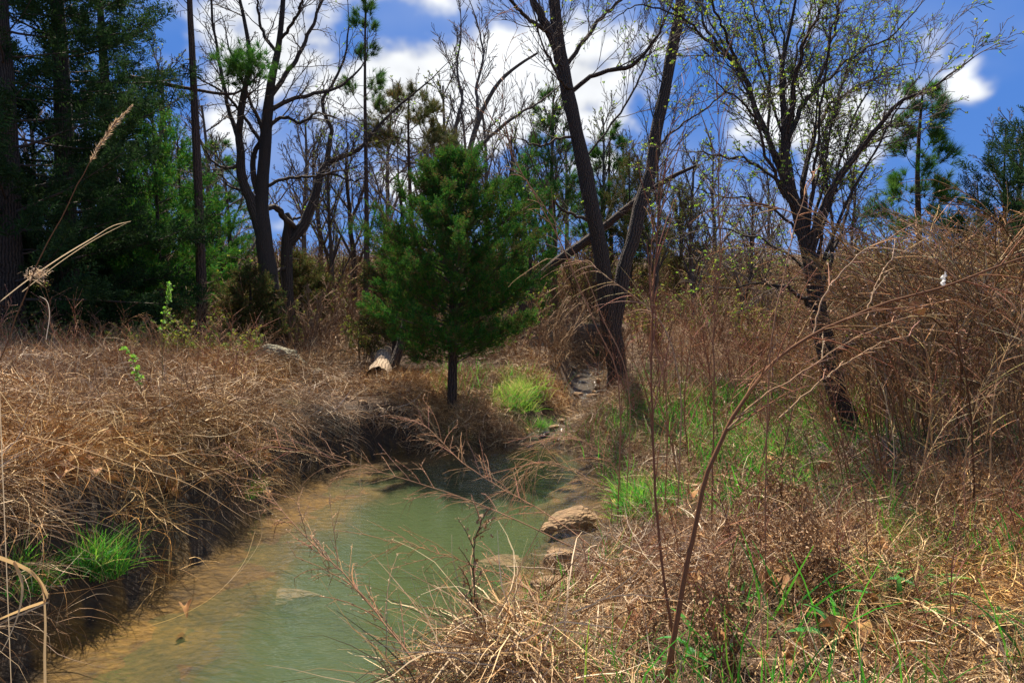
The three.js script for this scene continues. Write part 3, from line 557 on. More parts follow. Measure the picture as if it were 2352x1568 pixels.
// a cedar: env(t) gives the crown radius at height fraction t from the lowest branch to the tip
function cedar(name, label, foot, { H, bare, env, rad, sprays, size, n, per, up = 0.5, tint = [0.75, 1.25], lopside = () => 1, trunkR = 0.05, bend = 0, group, barkMat = M.bark }) {
  const g = thing(name, label, 'tree', foot, group);
  const tp = [], tr = []; for (let i = 0; i <= 14; i++) { const t = i / 14; tp.push(V(Math.sin(t * 5 + bend) * 0.03 * H / 4 + bend * t, t * H - (i ? 0 : 0.2), Math.cos(t * 4) * 0.03)); tr.push(trunkR * (1.15 - t * 1.05)); }
  const T = new Buf(); T.tube(tp, tr, 9, [1, 1, 1], 0.15); mesh('trunk', T.geo(), barkMat, g);
  const L = new Buf(), lists = sprays.map(() => []);
  for (let j = 0; j < n; j++) {
    const t = (j + rnd()) / n, y = mix(bare, H * 0.98, t), a = Math.min(13, Math.floor(y / H * 14)), s = V().lerpVectors(tp[a], tp[a + 1], y / H * 14 - a), th = j * 2.399 + R(-0.4, 0.4);
    const len = rad * env(t) * R(0.6, 1.18) * lopside(th, t), el = mix(up * 0.35, up * 1.5, t) + G() * 0.18;
    const d = V(Math.cos(th) * Math.cos(el), Math.sin(el), Math.sin(th) * Math.cos(el)), pts = [s.clone()], q = s.clone(), nn = 6;
    for (let k = 1; k <= nn; k++) { d.addScaledVector(UP, 0.06).addScaledVector(perp(d), 0.1).normalize(); q.addScaledVector(d, len / nn); pts.push(q.clone()); }
    L.tube(pts, along([Math.max(0.004, len * 0.012), 0.003], nn), 4);
    const m = Math.max(3, Math.round(len * per));
    for (let k = 0; k < m; k++) {
      const f = mix(0.2, 1, Math.pow((k + rnd()) / m, 0.8)) * nn, b = Math.min(nn - 1, Math.floor(f)), p = V().lerpVectors(pts[b], pts[b + 1], f - b), off = perp(d).multiplyScalar(R(0, 0.2) * Math.min(1, len) * (0.4 + 0.6 * (1 - f / nn)));
      p.add(off); const dd = d.clone().addScaledVector(off, 3).addScaledVector(UP, R(-0.1, 0.55)).addScaledVector(perp(d), 0.5), v = R(...tint);
      lists[Math.floor(rnd() * lists.length)].push({ p, q: aim(dd), s: size * R(0.65, 1.3), c: [v * R(0.9, 1.2), v, v] });
    }
  }
  mesh('branches', L.geo(), M.twig, g).userData.kind = 'stuff';
  sprays.forEach((s, i) => instances('foliage', s, sprays === tuftGreen || sprays === tuftOlive ? M.pine : M.cedar, lists[i], g));
  return g;
}
const envCedar = (t) => { const k = [[0, 0.55], [0.12, 0.85], [0.3, 1], [0.5, 0.92], [0.66, 0.66], [0.8, 0.4], [0.92, 0.2], [1, 0.06]]; let i = 0; while (i < k.length - 2 && t > k[i + 1][0]) i++; return mix(k[i][1], k[i + 1][1], clamp((t - k[i][0]) / (k[i + 1][0] - k[i][0]), 0, 1)); };
const envBroad = (t) => Math.sin(Math.min(1, 0.18 + t * 0.82) * Math.PI) * 0.7 + 0.3 * (1 - t);
const cf = hit(1037, 944);
const cedarD = -cf.z;
cedar('young_cedar', 'bushy dark green young cedar standing on the bank at the head of the pool', cf, { H: (944 - 352) / FP * cedarD, bare: 0.7, env: envCedar, rad: 1.62, sprays: [...sprayGreen, sprayOlive[0]], size: 0.165, n: 150, per: 60, up: 0.5, trunkR: 0.072, lopside: (th, t) => 1 + 0.14 * Math.cos(th) * (t > 0.45 ? 1 : 0.4) });
// big dark evergreens that close the view
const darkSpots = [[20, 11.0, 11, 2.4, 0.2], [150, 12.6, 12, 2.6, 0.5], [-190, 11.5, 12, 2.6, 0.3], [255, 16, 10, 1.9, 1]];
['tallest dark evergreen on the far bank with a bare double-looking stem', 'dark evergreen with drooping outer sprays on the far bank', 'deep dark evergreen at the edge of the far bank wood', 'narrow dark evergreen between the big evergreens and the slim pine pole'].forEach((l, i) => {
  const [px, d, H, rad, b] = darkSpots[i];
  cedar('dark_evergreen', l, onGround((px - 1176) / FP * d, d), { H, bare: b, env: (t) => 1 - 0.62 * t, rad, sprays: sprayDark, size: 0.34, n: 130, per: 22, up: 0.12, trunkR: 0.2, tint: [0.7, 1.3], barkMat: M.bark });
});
const midCedars = [
  [365, 14, 5.4, 1.3, 'green mid-height cedar growing beside the slim pine pole', sprayGreen], [420, 16, 5.2, 1.2, 'thin green cedar just behind the slim pine pole', sprayGreen], [510, 18.5, 3.6, 0.9, 'small loose cedar between the pine pole and the oak', sprayGreen],
  [575, 14.2, 1.9, 0.75, 'low feathery olive cedar at the foot of the oak', sprayOlive], [690, 17, 2.0, 0.8, 'low olive cedar bush behind the broken tree', sprayOlive], [905, 13.2, 2.5, 0.8, 'loose olive cedar crowding the back of the young cedar', sprayOlive],
  [1215, 18.5, 4.8, 1.1, 'green cedar half hidden behind the young cedar', sprayGreen], [1445, 22, 5.2, 1.3, 'dull green cedar seen between the two leaning stems', sprayOlive], [1560, 24, 4.2, 1.2, 'distant dull cedar at the top of the brown slope', sprayOlive],
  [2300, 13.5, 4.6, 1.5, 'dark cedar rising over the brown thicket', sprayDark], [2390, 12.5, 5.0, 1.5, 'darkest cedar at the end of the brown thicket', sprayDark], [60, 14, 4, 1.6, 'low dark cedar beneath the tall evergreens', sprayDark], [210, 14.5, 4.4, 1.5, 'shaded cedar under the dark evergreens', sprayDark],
  [305, 14, 3.4, 1.2, 'shadowy green cedar by the dark evergreens', sprayGreen],
];
midCedars.forEach(([px, d, H, rad, l, sp]) => cedar('cedar_tree', l, onGround((px - 1176) / FP * d, d), { H, bare: 0.25, env: envCedar, rad, sprays: sp, size: 0.26, n: 60, per: 26, up: 0.45, trunkR: 0.06, tint: sp === sprayGreen ? [0.9, 1.7] : [0.75, 1.25] }));

// pines
seed(81);
function pine(name, label, foot, { H, tufts, r0, lean = 0, crook = 0.05, mat = M.pineBark, geo = tuftGreen, size = 0.22, dens = 12, dead = 0 }) {
  const g = thing(name, label, 'tree', foot), tp = [], tr = [];
  for (let i = 0; i <= 20; i++) { const t = i / 20; tp.push(V(lean * t + Math.sin(t * 6) * crook, t * H - (i ? 0 : 0.25), Math.cos(t * 5) * crook)); tr.push(r0 * (1.1 - 0.85 * t)); }
  const T = new Buf(); T.tube(tp, tr, 10, [1, 1, 1], 0.12); mesh('trunk', T.geo(), mat, g);
  const L = new Buf(), lists = geo.map(() => []);
  const on = (y) => { const f = clamp(y / H, 0, 0.999) * 20, a = Math.floor(f); return V().lerpVectors(tp[a], tp[a + 1], f - a); };
  for (const [y, th, len, el] of tufts) {
    const s = on(y), d = V(Math.cos(th) * Math.cos(el), Math.sin(el), Math.sin(th) * Math.cos(el)), pts = [s.clone()], q = s.clone();
    for (let k = 1; k <= 6; k++) { d.addScaledVector(UP, 0.05).addScaledVector(perp(d), 0.12).normalize(); q.addScaledVector(d, len / 6); pts.push(q.clone()); }
    L.tube(pts, along([Math.max(0.008, len * 0.014), 0.005], 6), 5);
    const m = Math.round(4 + len * dens);
    for (let k = 0; k < m; k++) { const f = mix(0.45, 1, Math.sqrt((k + rnd()) / m)) * 6, b = Math.min(5, Math.floor(f)), p = V().lerpVectors(pts[b], pts[b + 1], f - b), o = perp(d).multiplyScalar(R(0, 0.3) * Math.min(1.2, len)); const e = p.clone().add(o); L.tube([p, e], [0.004, 0.003], 3); lists[k % lists.length].push({ p: e, q: aim(d.clone().addScaledVector(o, 4).addScaledVector(UP, 0.4)), s: size * R(0.7, 1.2), c: [R(0.8, 1.25), R(0.85, 1.2), 1] }); }
  }
  for (let k = 0; k < dead; k++) grow(L, on(R(0.15, 0.75) * H), V(Math.cos(k * 2.4), R(-0.1, 0.3), Math.sin(k * 2.4)), R(0.5, 1.2), 0.012, 0, { max: 1, kids: [4], ang: 0.7, ratio: 0.5, wob: 0.25, trop: 0, rmin: 0.003 });
  mesh('branches', L.geo(), M.twig, g).userData.kind = 'stuff';
  geo.forEach((s, i) => instances('needles', s, M.pine, lists[i], g));
  return g;
}
const tall = (n, y0, y1, l0, l1, el) => { const o = []; for (let k = 0; k < n; k++) { const t = (k + rnd()) / n; o.push([mix(y0, y1, t), k * 2.4 + R(-0.4, 0.4), mix(l0, l1, t) * R(0.7, 1.2), el + G() * 0.2]); } return o; };
const gx = (px, d) => onGround((px - 1176) / FP * d, d);
{ // the slim pole pine with its one long side branch and the bright tuft at its end
  const d = 14, f = gx(466, d), k = d / FP, yOf = (py) => at(466, py, d).y - f.y;
  const p = pine('pole_pine', 'slim straight dark pine pole with a long side branch and one bright needle clump', f, { H: 10.5, r0: 0.105, lean: -0.16, crook: 0.02, tufts: [[yOf(206), 0.0, 0.9, 0.1], [yOf(-30), 1, 1.2, 0.2], [yOf(-60), 4, 1.2, 0.2]], dead: 9 });
  const B = new Buf(), pts = [[300, 176], [345, 186], [400, 197], [455, 207], [500, 214], [540, 214], [575, 190], [600, 160]].map(([x, y]) => at(x, y, d - 0.15).sub(f));
  B.tube(smooth(pts, 24), along([0.045, 0.04, 0.035, 0.03, 0.022, 0.014], 24), 7, [1, 1, 1], 0.15); mesh('side_branch', B.geo(), M.pineBark, p);
  const l = [[], []], S = new Buf();
  for (let i = 0; i < 150; i++) { const q = at(568 + G() * 62, 152 + G() * 34, d - 0.15 + G() * 0.5).sub(f), from = at(575 + G() * 20, 190, d - 0.15).sub(f); if (i % 4 === 0) S.tube([from, q], [0.006, 0.003], 3); l[i % 2].push({ p: q, q: aim(V(G(), 0.7, G())), s: R(0.16, 0.27), c: [R(0.85, 1.3), R(0.95, 1.35), 1] }); }
  mesh('twigs', S.geo(), M.twig, p).userData.kind = 'stuff';
  tuftGreen.forEach((s, i) => instances('needle_clump', s, M.pine, l[i], p));
}
pine('young_pine', 'tall thin young pine with tufted green top, between the oak and the cedar', gx(838, 17), { H: 8.3, r0: 0.075, lean: 0.12, crook: 0.03, tufts: [...tall(9, 7.2, 8.25, 0.45, 0.15, 0.7), ...tall(9, 5.4, 7.0, 0.7, 0.45, 0.35)], size: 0.24, dens: 15, dead: 12 });
pine('rusty_pine', 'short pine with rusty olive needles, behind the cedar top', gx(945, 18.5), { H: 6.2, r0: 0.08, tufts: tall(26, 4.2, 6.2, 1.5, 0.5, 0.2), geo: tuftOlive, size: 0.26, dens: 15, dead: 6 });
pine('round_pine', 'round-topped green pine standing clear above the brown thicket', gx(2105, 15), { H: 5.7, r0: 0.09, tufts: tall(34, 2.2, 5.7, 1.0, 0.35, 0.35), size: 0.26, dens: 20, dead: 4 });
pine('distant_pine', 'green pine behind the left-leaning stem, above the young cedar', gx(1270, 22), { H: 6.8, r0: 0.09, tufts: tall(30, 2.6, 6.8, 1.5, 0.4, 0.2), size: 0.3, dens: 15, dead: 4 });
pine('distant_pine', 'small bushy pine framed low between the two leaning stems', gx(1400, 24), { H: 6.0, r0: 0.09, tufts: tall(30, 1.6, 6.0, 1.4, 0.4, 0.2), size: 0.32, dens: 15, dead: 2 });
pine('distant_pine', 'pale green pine behind the oak and pole pine', gx(505, 21), { H: 5.2, r0: 0.09, tufts: tall(22, 2.0, 5.2, 1.3, 0.4, 0.2), size: 0.3, dens: 15, dead: 4 });

console.log('trees done');
// ------------------------------------------------------------------ rocks and the log
seed(90);
function rockGeo(rx, ry, rz, sd, detail = 4, flat = 0.5) {
  const g = new THREE.IcosahedronGeometry(1, Math.max(rx, ry) > 0.21 ? detail * 4 : Math.max(rx, ry) > 0.14 ? 10 : 6), p = g.attributes.position, v = V(), uv = [];
  for (let i = 0; i < p.count; i++) {
    v.fromBufferAttribute(p, i).normalize();
    let r = 1 + 0.45 * fbm(v.x * 1.1 + sd, v.y * 1.1, v.z * 1.1, 3);
    for (const k of [0, 1, 2, 3, 4, 5, 6, 7, 8]) { const a = V(Math.sin(sd * 3 + k * 2.1), Math.sin(sd + k * 1.3) * 0.8, Math.cos(sd * 2 + k * 1.7)).normalize(), c = 0.62 + 0.12 * Math.sin(sd * 5 + k * 2.3); const dt = v.dot(a) * r; if (dt > c) r *= mix(1, c / dt, 0.95); }
    r += 0.16 * fbm(v.x * 3.4 + sd, v.y * 5, v.z * 3.4, 4) + 0.06 * fbm(v.x * 11 + sd, v.y * 13, v.z * 11, 2);
    v.multiplyScalar(r); if (v.y > flat) v.y = flat + (v.y - flat) * 0.35;
    p.setXYZ(i, v.x * rx, v.y * ry, v.z * rz); uv.push((v.x * rx + v.y * ry * 0.6) * 2.2 + sd, (v.z * rz - v.y * ry * 0.8) * 2.2);
  }
  g.setAttribute('uv', new THREE.Float32BufferAttribute(uv, 2));
  g.computeVertexNormals(); return g;
}
function rock(name, label, p, r, sd, mat, ry = 0, group, rz = 0) { const m = mesh(name, rockGeo(...r, sd), mat); m.position.copy(p); m.rotation.set(0, ry, rz); return tag(m, label, 'rock', group); }
{
  const wl = (x, y, h = 0) => onPlane(x, y, h);
  rock('sandstone_rock', 'ragged tan rock jutting from the bank, dark hollow under its edge', wl(1315, 1195, 0.03), [0.27, 0.115, 0.16], 3.2, M.rock, 0.5, null, 0.22);
  rock('sandstone_rock', 'wet lower end of rock beside the ragged tan rock', wl(1262, 1212, 0.0), [0.12, 0.07, 0.1], 5.1, M.rock, 1.0);
  rock('sandstone_rock', 'flat pale rock at the water edge, below the peaked rock', wl(1278, 1340, 0.0), [0.22, 0.075, 0.15], 7.7, M.rock, 0.2);
  rock('sandstone_rock', 'peaked pale rock standing behind the flat pale rock', wl(1290, 1290, 0.03), [0.15, 0.155, 0.13], 9.3, M.rock, 1.2);
  rock('sandstone_rock', 'small grey stone half buried by the green grass clump', hit(1345, 1212), [0.12, 0.07, 0.1], 11.4, M.rock, 0.3);
  rock('sandstone_rock', 'broad submerged orange stone shelf near the pale rocks', wl(1165, 1300, -0.15), [0.32, 0.08, 0.2], 2.4, M.rock, 0.3);
  rock('sandstone_rock', 'submerged tan stone in the middle of the near water', wl(655, 1372, -0.165), [0.28, 0.07, 0.13], 6.6, M.rock, 2.8);
  rock('sandstone_rock', 'submerged brown stone close to the overhanging grass', wl(395, 1420, -0.14), [0.2, 0.07, 0.14], 8.2, M.rock, 2.0);
  rock('boulder', 'lichen-grey boulder in the dry grass below the oak', onGround(-3.42, 10.1, 0.28), [0.42, 0.36, 0.3], 4.4, M.lichenRock, 0.4, null, -0.15);
  rock('boulder', 'lower grey shoulder stone against the lichen-grey boulder', onGround(-3.0, 10.3, 0.12), [0.25, 0.24, 0.22], 12.6, M.lichenRock, 1.4);
  rock('boulder', 'brown slab of rock half covered by grass at the oak foot', hit(570, 770).add(V(0, 0.05, 0)), [0.32, 0.22, 0.22], 1.9, M.lichenRock, 0.8);
  rock('boulder', 'small pale stone alone on the brown slope beyond the cedar', hit(1268, 785).add(V(0, 0.1, 0)), [0.09, 0.26, 0.09], 14.9, M.lichenRock, 0.1);
  for (const [x, y] of [[1010, 1020], [1060, 1012], [960, 1024], [1100, 1008], [1150, 1004]]) rock('wet_stone', 'dark wet stone along the shaded foot of the cedar bank', wl(x, y, 0.03), [R(0.1, 0.2), R(0.06, 0.12), R(0.1, 0.15)], R(0, 30), M.wetRock, R(0, 6), 'wet stones under the cedar bank');
  for (let k = 0; k < 26; k++) { const x = R(1185, 1400), y = R(965, 1025); rock('riffle_stone', 'small dark wet stone in the riffle where the brook enters the pool', wl(x, y, 0.03 + (1020 - y) * 0.0012), [R(0.05, 0.13), R(0.03, 0.06), R(0.05, 0.1)], R(0, 40), rnd() < 0.7 ? M.wetRock : M.rock, R(0, 6), 'stones of the riffle'); }
  for (let k = 0; k < 18; k++) { const x = R(1310, 1400), y = R(832, 925); rock('brook_stone', 'small tan stone along the trickle upstream of the riffle', hit(x, y).add(V(0, 0.03, 0)), [R(0.08, 0.2), R(0.04, 0.09), R(0.06, 0.14)], R(0, 40), rnd() < 0.3 ? M.wetRock : M.rock, R(0, 6), 'stones of the upper brook'); }
  for (const [x, y] of [[800, 915], [830, 925], [770, 905]]) rock('bank_stone', 'small brown stone under the hollow log', hit(x, y), [0.12, 0.06, 0.1], R(0, 30), M.rock, R(0, 6), 'stones under the log');
}
{ // the log: pale bark, open dark end
  const a = hit(866, 905).add(V(0, 0.24, 0)), b = hit(896, 806).add(V(0, 0.16, 0)); const dir = V().subVectors(b, a); if (dir.length() > 3.6) b.copy(a).addScaledVector(dir.normalize(), 3.6);
  b.y = Math.max(b.y, groundY(b.x, -b.z) + 0.12);
  const g = thing('fallen_log', 'fallen hollow log with sunlit pale top and dark open end', 'log', a.clone());
  const pts = smooth([a, a.clone().lerp(b, 0.35).add(V(0.03, 0.02, 0)), a.clone().lerp(b, 0.7).add(V(-0.02, 0.03, 0)), b], 26).map((p) => p.sub(g.position));
  const B = new Buf(); B.tube(pts, along([0.19, 0.18, 0.17, 0.16, 0.14, 0.1], 26), 18, [1, 1, 1], 0.16); mesh('log_shell', B.geo(), M.deadWood, g);
  const I = new Buf(), ax = V().subVectors(pts[1], pts[0]).normalize(); I.tube([pts[0].clone().addScaledVector(ax, -0.002), pts[0].clone().addScaledVector(ax, 0.9), pts[0].clone().addScaledVector(ax, 0.92)], [0.145, 0.12, 0.001], 16, [1, 1, 1], 0.1); mesh('hollow_core', I.geo(), M.rotWood, g);
  const Rg = new Buf(), e1 = perp(ax), e2 = V().crossVectors(ax, e1), rows = []; for (let k = 0; k <= 20; k++) { const th = k / 20 * 6.2832, n = e1.clone().multiplyScalar(Math.cos(th)).addScaledVector(e2, Math.sin(th)), w = 1 + 0.1 * noise(Math.cos(th) * 2, Math.sin(th) * 2, 4), nn = ax.clone().negate(); rows.push([Rg.v(pts[0].clone().addScaledVector(ax, -0.003).addScaledVector(n, 0.135 * w), nn, 0, k, [1, 1, 1]), Rg.v(pts[0].clone().addScaledVector(ax, -0.003).addScaledVector(n, 0.192 * w), nn, 0.1, k, [1, 1, 1])]); }
  for (let k = 0; k < 20; k++) Rg.i.push(rows[k][0], rows[k][1], rows[k + 1][0], rows[k][1], rows[k + 1][1], rows[k + 1][0]);
  mesh('broken_rim', Rg.geo(), M.pineBark, g);
  const S = new Buf(); S.tube([pts[20], pts[20].clone().add(V(-0.12, 0.22, 0)), pts[20].clone().add(V(-0.2, 0.33, 0.05))], [0.04, 0.025, 0.01], 6); mesh('branch_stub', S.geo(), M.deadWood, g);
}
for (let k = 0; k < 9; k++) { // roots hanging out of the hollow
  const a = hit(R(700, 830), R(800, 870)).add(V(0, 0.12, 0)), B = new Buf(), d = V(G(), R(-0.2, 0.4), 0.6).normalize(), q = a.clone(), p = [q.clone()];
  for (let i = 0; i < 9; i++) { d.addScaledVector(perp(d), 0.35).addScaledVector(UP, -0.12).normalize(); q.addScaledVector(d, 0.07); p.push(q.clone()); }
  const m = mesh('exposed_root', B.geo ? (B.tube(p, along([0.016, 0.01, 0.004], 9), 6, [1, 1, 1], 0.2), B.geo(a)) : null, M.bark); m.position.copy(a); tag(m, 'bare crooked root hanging from the washed-out hollow by the boulder', 'root', 'roots of the washed-out hollow');
}
for (let k = 0; k < 16; k++) {
  const e = onPlane(mix(150, 800, k / 15) + R(-15, 15), mix(1420, 1060, k / 15), 0), a = V(e.x - 0.14, 0.2 + R(0, 0.15), e.z - 0.06), B = new Buf(), d = V(0.5 + G() * 0.4, -0.5, 0.4 + G() * 0.4).normalize(), q = a.clone(), p = [q.clone()];
  for (let i = 0; i < 8; i++) { d.addScaledVector(perp(d), 0.4).addScaledVector(UP, -0.1).normalize(); q.addScaledVector(d, R(0.03, 0.05)); p.push(q.clone()); }
  B.tube(p, along([0.009, 0.005, 0.002], 8), 5, [1, 1, 1], 0.2); const m = mesh('exposed_root', B.geo(a), M.pineBark); m.position.copy(a); tag(m, 'thin root dangling from the dark undercut of the far bank', 'root', 'roots of the far bank undercut');
}
{ // bare stem bowing down beside the log
  const p = smooth([at(893, 862, 11.6), at(905, 835, 11.7), at(916, 805, 11.8), at(924, 770, 11.9), at(930, 730, 12)], 14), f = p[0].clone(), B = new Buf();
  B.tube([f.clone().setY(groundY(f.x, -f.z) - 0.1), ...p], along([0.09, 0.085, 0.08, 0.07, 0.05], 15), 9, [1, 1, 1], 0.15);
  const g = thing('dead_pole', 'dark dead pole leaning up beside the pale log', 'trunk', f); mesh('stem', B.geo(f), M.bark, g);
}

// ------------------------------------------------------------------ straw, grass, leaf prototypes
const STRAW = [[0.55, 0.37, 0.17], [0.45, 0.28, 0.11], [0.68, 0.52, 0.29], [0.30, 0.16, 0.06], [0.20, 0.10, 0.038], [0.40, 0.21, 0.065], [0.52, 0.38, 0.21], [0.13, 0.07, 0.03], [0.24, 0.14, 0.06]];
const DARKSTRAW = [[0.20, 0.105, 0.04], [0.28, 0.155, 0.058], [0.40, 0.26, 0.12], [0.12, 0.063, 0.026], [0.52, 0.37, 0.19], [0.17, 0.095, 0.042]];
const GREENS = [[0.055, 0.30, 0.025], [0.04, 0.23, 0.02], [0.12, 0.40, 0.03], [0.08, 0.33, 0.02], [0.22, 0.42, 0.04]];
// o: {n, len, el, spread, droop, curl, w, cols, y, bias}  bias pulls the blades to +x
function clump(o) {
  const B = new Buf();
  for (let k = 0; k < o.n; k++) {
    const th = R(0, 6.283), el = R(...o.el), len = R(...o.len), N = o.seg ?? 5;
    const d = V(Math.cos(th) * Math.cos(el), Math.sin(el), Math.sin(th) * Math.cos(el)); d.x += (o.bias ?? 0); d.normalize();
    const dr = o.disc ? Math.sqrt(rnd()) * o.disc : 0, da = R(0, 6.283), q = o.disc ? V(Math.cos(da) * dr, R(...(o.y ?? [0, 0])), Math.sin(da) * dr) : V(G() * o.spread, R(...(o.y ?? [0, 0])), G() * o.spread), pts = [q.clone()], wid = [], w = R(...o.w), curl = perp(d).multiplyScalar(o.curl);
    for (let i = 1; i <= N; i++) { d.addScaledVector(UP, -o.droop * R(0.5, 1.4) / N).addScaledVector(curl, 1 / N).addScaledVector(perp(d), (o.kink ?? 0.1)).normalize(); q.addScaledVector(d, len / N); if (o.floor !== undefined && q.y < o.floor) { q.y = o.floor + rnd() * 0.01; d.y = Math.abs(d.y) * 0.3; } pts.push(q.clone()); }
    for (let i = 0; i <= N; i++) wid.push(w * (o.taper === false ? 1 : Math.max(0.25, 1 - Math.pow(i / N, 2))));
    const c = pick(o.cols), b = R(0.8, 1.15); B.ribbon(pts, wid, perp(d), [c[0] * b, c[1] * b, c[2] * b], o.fold ?? 0);
  }
  return B.geo();
}
seed(100);
const mats = [0, 1, 2, 3].map(() => clump({ n: 34, len: [0.12, 0.48], el: [-0.05, 0.7], spread: 0.16, droop: 0.6, curl: 1.6, w: [0.0022, 0.0065], cols: STRAW, y: [0, 0.12], floor: -0.03, kink: 0.2 }));
const fines = [0, 1, 2].map(() => clump({ n: 36, len: [0.1, 0.4], el: [0, 1.1], spread: 0.15, droop: 1.0, curl: 2.4, w: [0.002, 0.005], cols: DARKSTRAW, y: [0, 0.1], kink: 0.28, floor: -0.04 }));
const hangs = [0, 1, 2].map(() => clump({ n: 26, len: [0.2, 0.75], el: [0.0, 0.9], spread: 0.16, droop: 1.4, curl: 1.3, w: [0.0025, 0.0065], cols: STRAW, bias: 0.5, y: [0, 0.1], seg: 6, kink: 0.2 }));
const tufts = [0, 1, 2].map(() => clump({ n: 22, len: [0.25, 0.75], el: [0.6, 1.5], spread: 0.09, droop: 1.1, curl: 0.9, w: [0.003, 0.008], cols: STRAW, seg: 6, kink: 0.18 }));
const pales = [0, 1].map(() => clump({ n: 26, len: [0.22, 0.5], el: [0.5, 1.4], spread: 0.06, droop: 2.0, curl: 0.4, w: [0.004, 0.0085], cols: [[0.66, 0.52, 0.32], [0.6, 0.42, 0.22], [0.7, 0.58, 0.4]], bias: 0.4, seg: 7, fold: 0.3, kink: 0.08 }));
const wides = [0, 1].map(() => clump({ n: 8, len: [0.25, 0.75], el: [0.0, 1.1], spread: 0.14, droop: 0.9, curl: 0.9, w: [0.006, 0.014], cols: [[0.64, 0.50, 0.31], [0.56, 0.41, 0.22], [0.48, 0.30, 0.13]], fold: 0.35, floor: 0, kink: 0.16 }));
// wider sheets of the same straw, for the open ground
const matTiles = [0, 1, 2, 3].map(() => clump({ n: 330, disc: 0.55, len: [0.1, 0.42], el: [-0.05, 0.65], droop: 0.6, curl: 1.7, w: [0.002, 0.006], cols: STRAW, y: [0, 0.13], floor: -0.03, kink: 0.22 }));
const fineTiles = [0, 1, 2].map(() => clump({ n: 280, disc: 0.55, len: [0.1, 0.36], el: [0, 1.0], droop: 1.0, curl: 2.2, w: [0.0024, 0.0055], cols: DARKSTRAW, y: [0, 0.1], kink: 0.26, floor: -0.04, seg: 4 }));
const flatTiles = [0, 1, 2].map(() => clump({ n: 260, disc: 0.5, len: [0.08, 0.34], el: [-0.05, 0.35], droop: 0.4, curl: 1.0, w: [0.0022, 0.006], cols: STRAW, y: [0, 0.08], floor: -0.02, kink: 0.14, seg: 4 }));
const meadowTiles = [0, 1].map(() => clump({ n: 150, disc: 0.45, len: [0.1, 0.3], el: [0.6, 1.5], droop: 0.5, curl: 0.5, w: [0.004, 0.009], cols: GREENS, seg: 4 }));
const greens = [0, 1, 2].map(() => clump({ n: 34, len: [0.12, 0.34], el: [0.8, 1.5], spread: 0.06, droop: 0.6, curl: 0.4, w: [0.004, 0.009], cols: [...GREENS, [0.40, 0.34, 0.12]], fold: 0.3, seg: 4, kink: 0.16 }));
const greenFine = [0, 1].map(() => clump({ n: 16, len: [0.08, 0.24], el: [0.7, 1.5], spread: 0.1, droop: 0.5, curl: 0.5, w: [0.003, 0.007], cols: GREENS, seg: 3 }));

function leafGeo(len, wid, lobes, curl, cols) {   // one leaf with a lobed outline, curled lengthwise and across
  const B = new Buf(), N = 8, c = pick(cols), rows = [], ph = rnd() * 6;
  for (let i = 0; i <= N; i++) {
    const t = i / N, y = curl * Math.sin(t * 2.6 + ph * 0.1) * len * 0.4, w = wid * Math.pow(Math.sin(Math.PI * clamp(0.06 + t * 0.93, 0, 1)), 0.8) * (1 + lobes * Math.sin(t * 15 + ph) * 0.45), row = [];
    for (let k = -2; k <= 2; k++) { const s = k / 2, e = Math.abs(s); row.push(B.v(V(s * w, y + e * e * w * curl * 1.1 + R(-1, 1) * 0.05 * wid, (t - 0.5) * len), UP, s, t, c.map((q) => q * R(0.85, 1.1)))); }
    rows.push(row);
  }
  for (let i = 0; i < N; i++) for (let k = 0; k < 4; k++) B.i.push(rows[i][k], rows[i + 1][k], rows[i][k + 1], rows[i][k + 1], rows[i + 1][k], rows[i + 1][k + 1]);
  const g = B.geo(); g.computeVertexNormals(); return g;
}
const LEAFC = [[0.33, 0.16, 0.06], [0.45, 0.26, 0.12], [0.24, 0.11, 0.04], [0.38, 0.20, 0.075], [0.5, 0.35, 0.19]];
const deadLeaves = [0, 1, 2, 3, 4, 5].map((k) => leafGeo(0.12, 0.035, k % 2 ? 0.9 : 0.25, R(0.5, 1.3), LEAFC));
const litterLeaf = [0, 1, 2].map((k) => leafGeo(0.08, 0.02, 0.4, R(0.4, 1.2), LEAFC));

// ------------------------------------------------------------------ scattering
function slopeQ(x, d, ry, k = 1) {
  const e = 0.12, n = V(-(groundY(x + e, d) - groundY(x - e, d)) / (2 * e) * k, 1, (groundY(x, d + e) - groundY(x, d - e)) / (2 * e) * k).normalize();
  return new THREE.Quaternion().setFromUnitVectors(UP, n).multiply(new THREE.Quaternion().setFromAxisAngle(UP, ry));
}
const grad = (x, d) => { const e = 0.05; return [(sdPool(x + e, d) - sdPool(x - e, d)), (sdPool(x, d + e) - sdPool(x, d - e))]; };
const inView = (x, d, m = 1.15) => Math.abs(x) < d * 0.75 * m + 0.8;
function scatter(n, x0, x1, d0, d1, f) { for (let i = 0; i < n; i++) { const x = R(x0, x1), d = Math.sqrt(mix(d0 * d0, d1 * d1, Math.pow(rnd(), 1.5))); if (!inView(x, d)) continue; const s = sdPool(x, d); if (s < 0.01) continue; f(x, d, s); } }
const bin = (k) => Array.from({ length: k }, () => []);
const put = (name, label, cat, geos, mat, lists) => geos.forEach((g, i) => { if (lists[i].length) tag(instances(name, g, mat, lists[i]), label, cat, null, 'stuff'); });
const toneAt = (x, d) => { const n = fbm(x * 0.8, d * 0.8, 77, 3), m = fbm(x * 0.5 + 7, d * 0.5, 88, 2), v = R(0.7, 1.2) * (1 + n * 0.9); return [v * (1.04 - m * 0.25), v, v * (1 + m * 0.9)]; };
const tone = () => { const v = R(0.72, 1.25); return [v * R(0.95, 1.08), v, v * R(0.9, 1.1)]; };
const brookHere = (x, d) => d > 8.8 && sdBrook(x, d)[0] < 0.32;
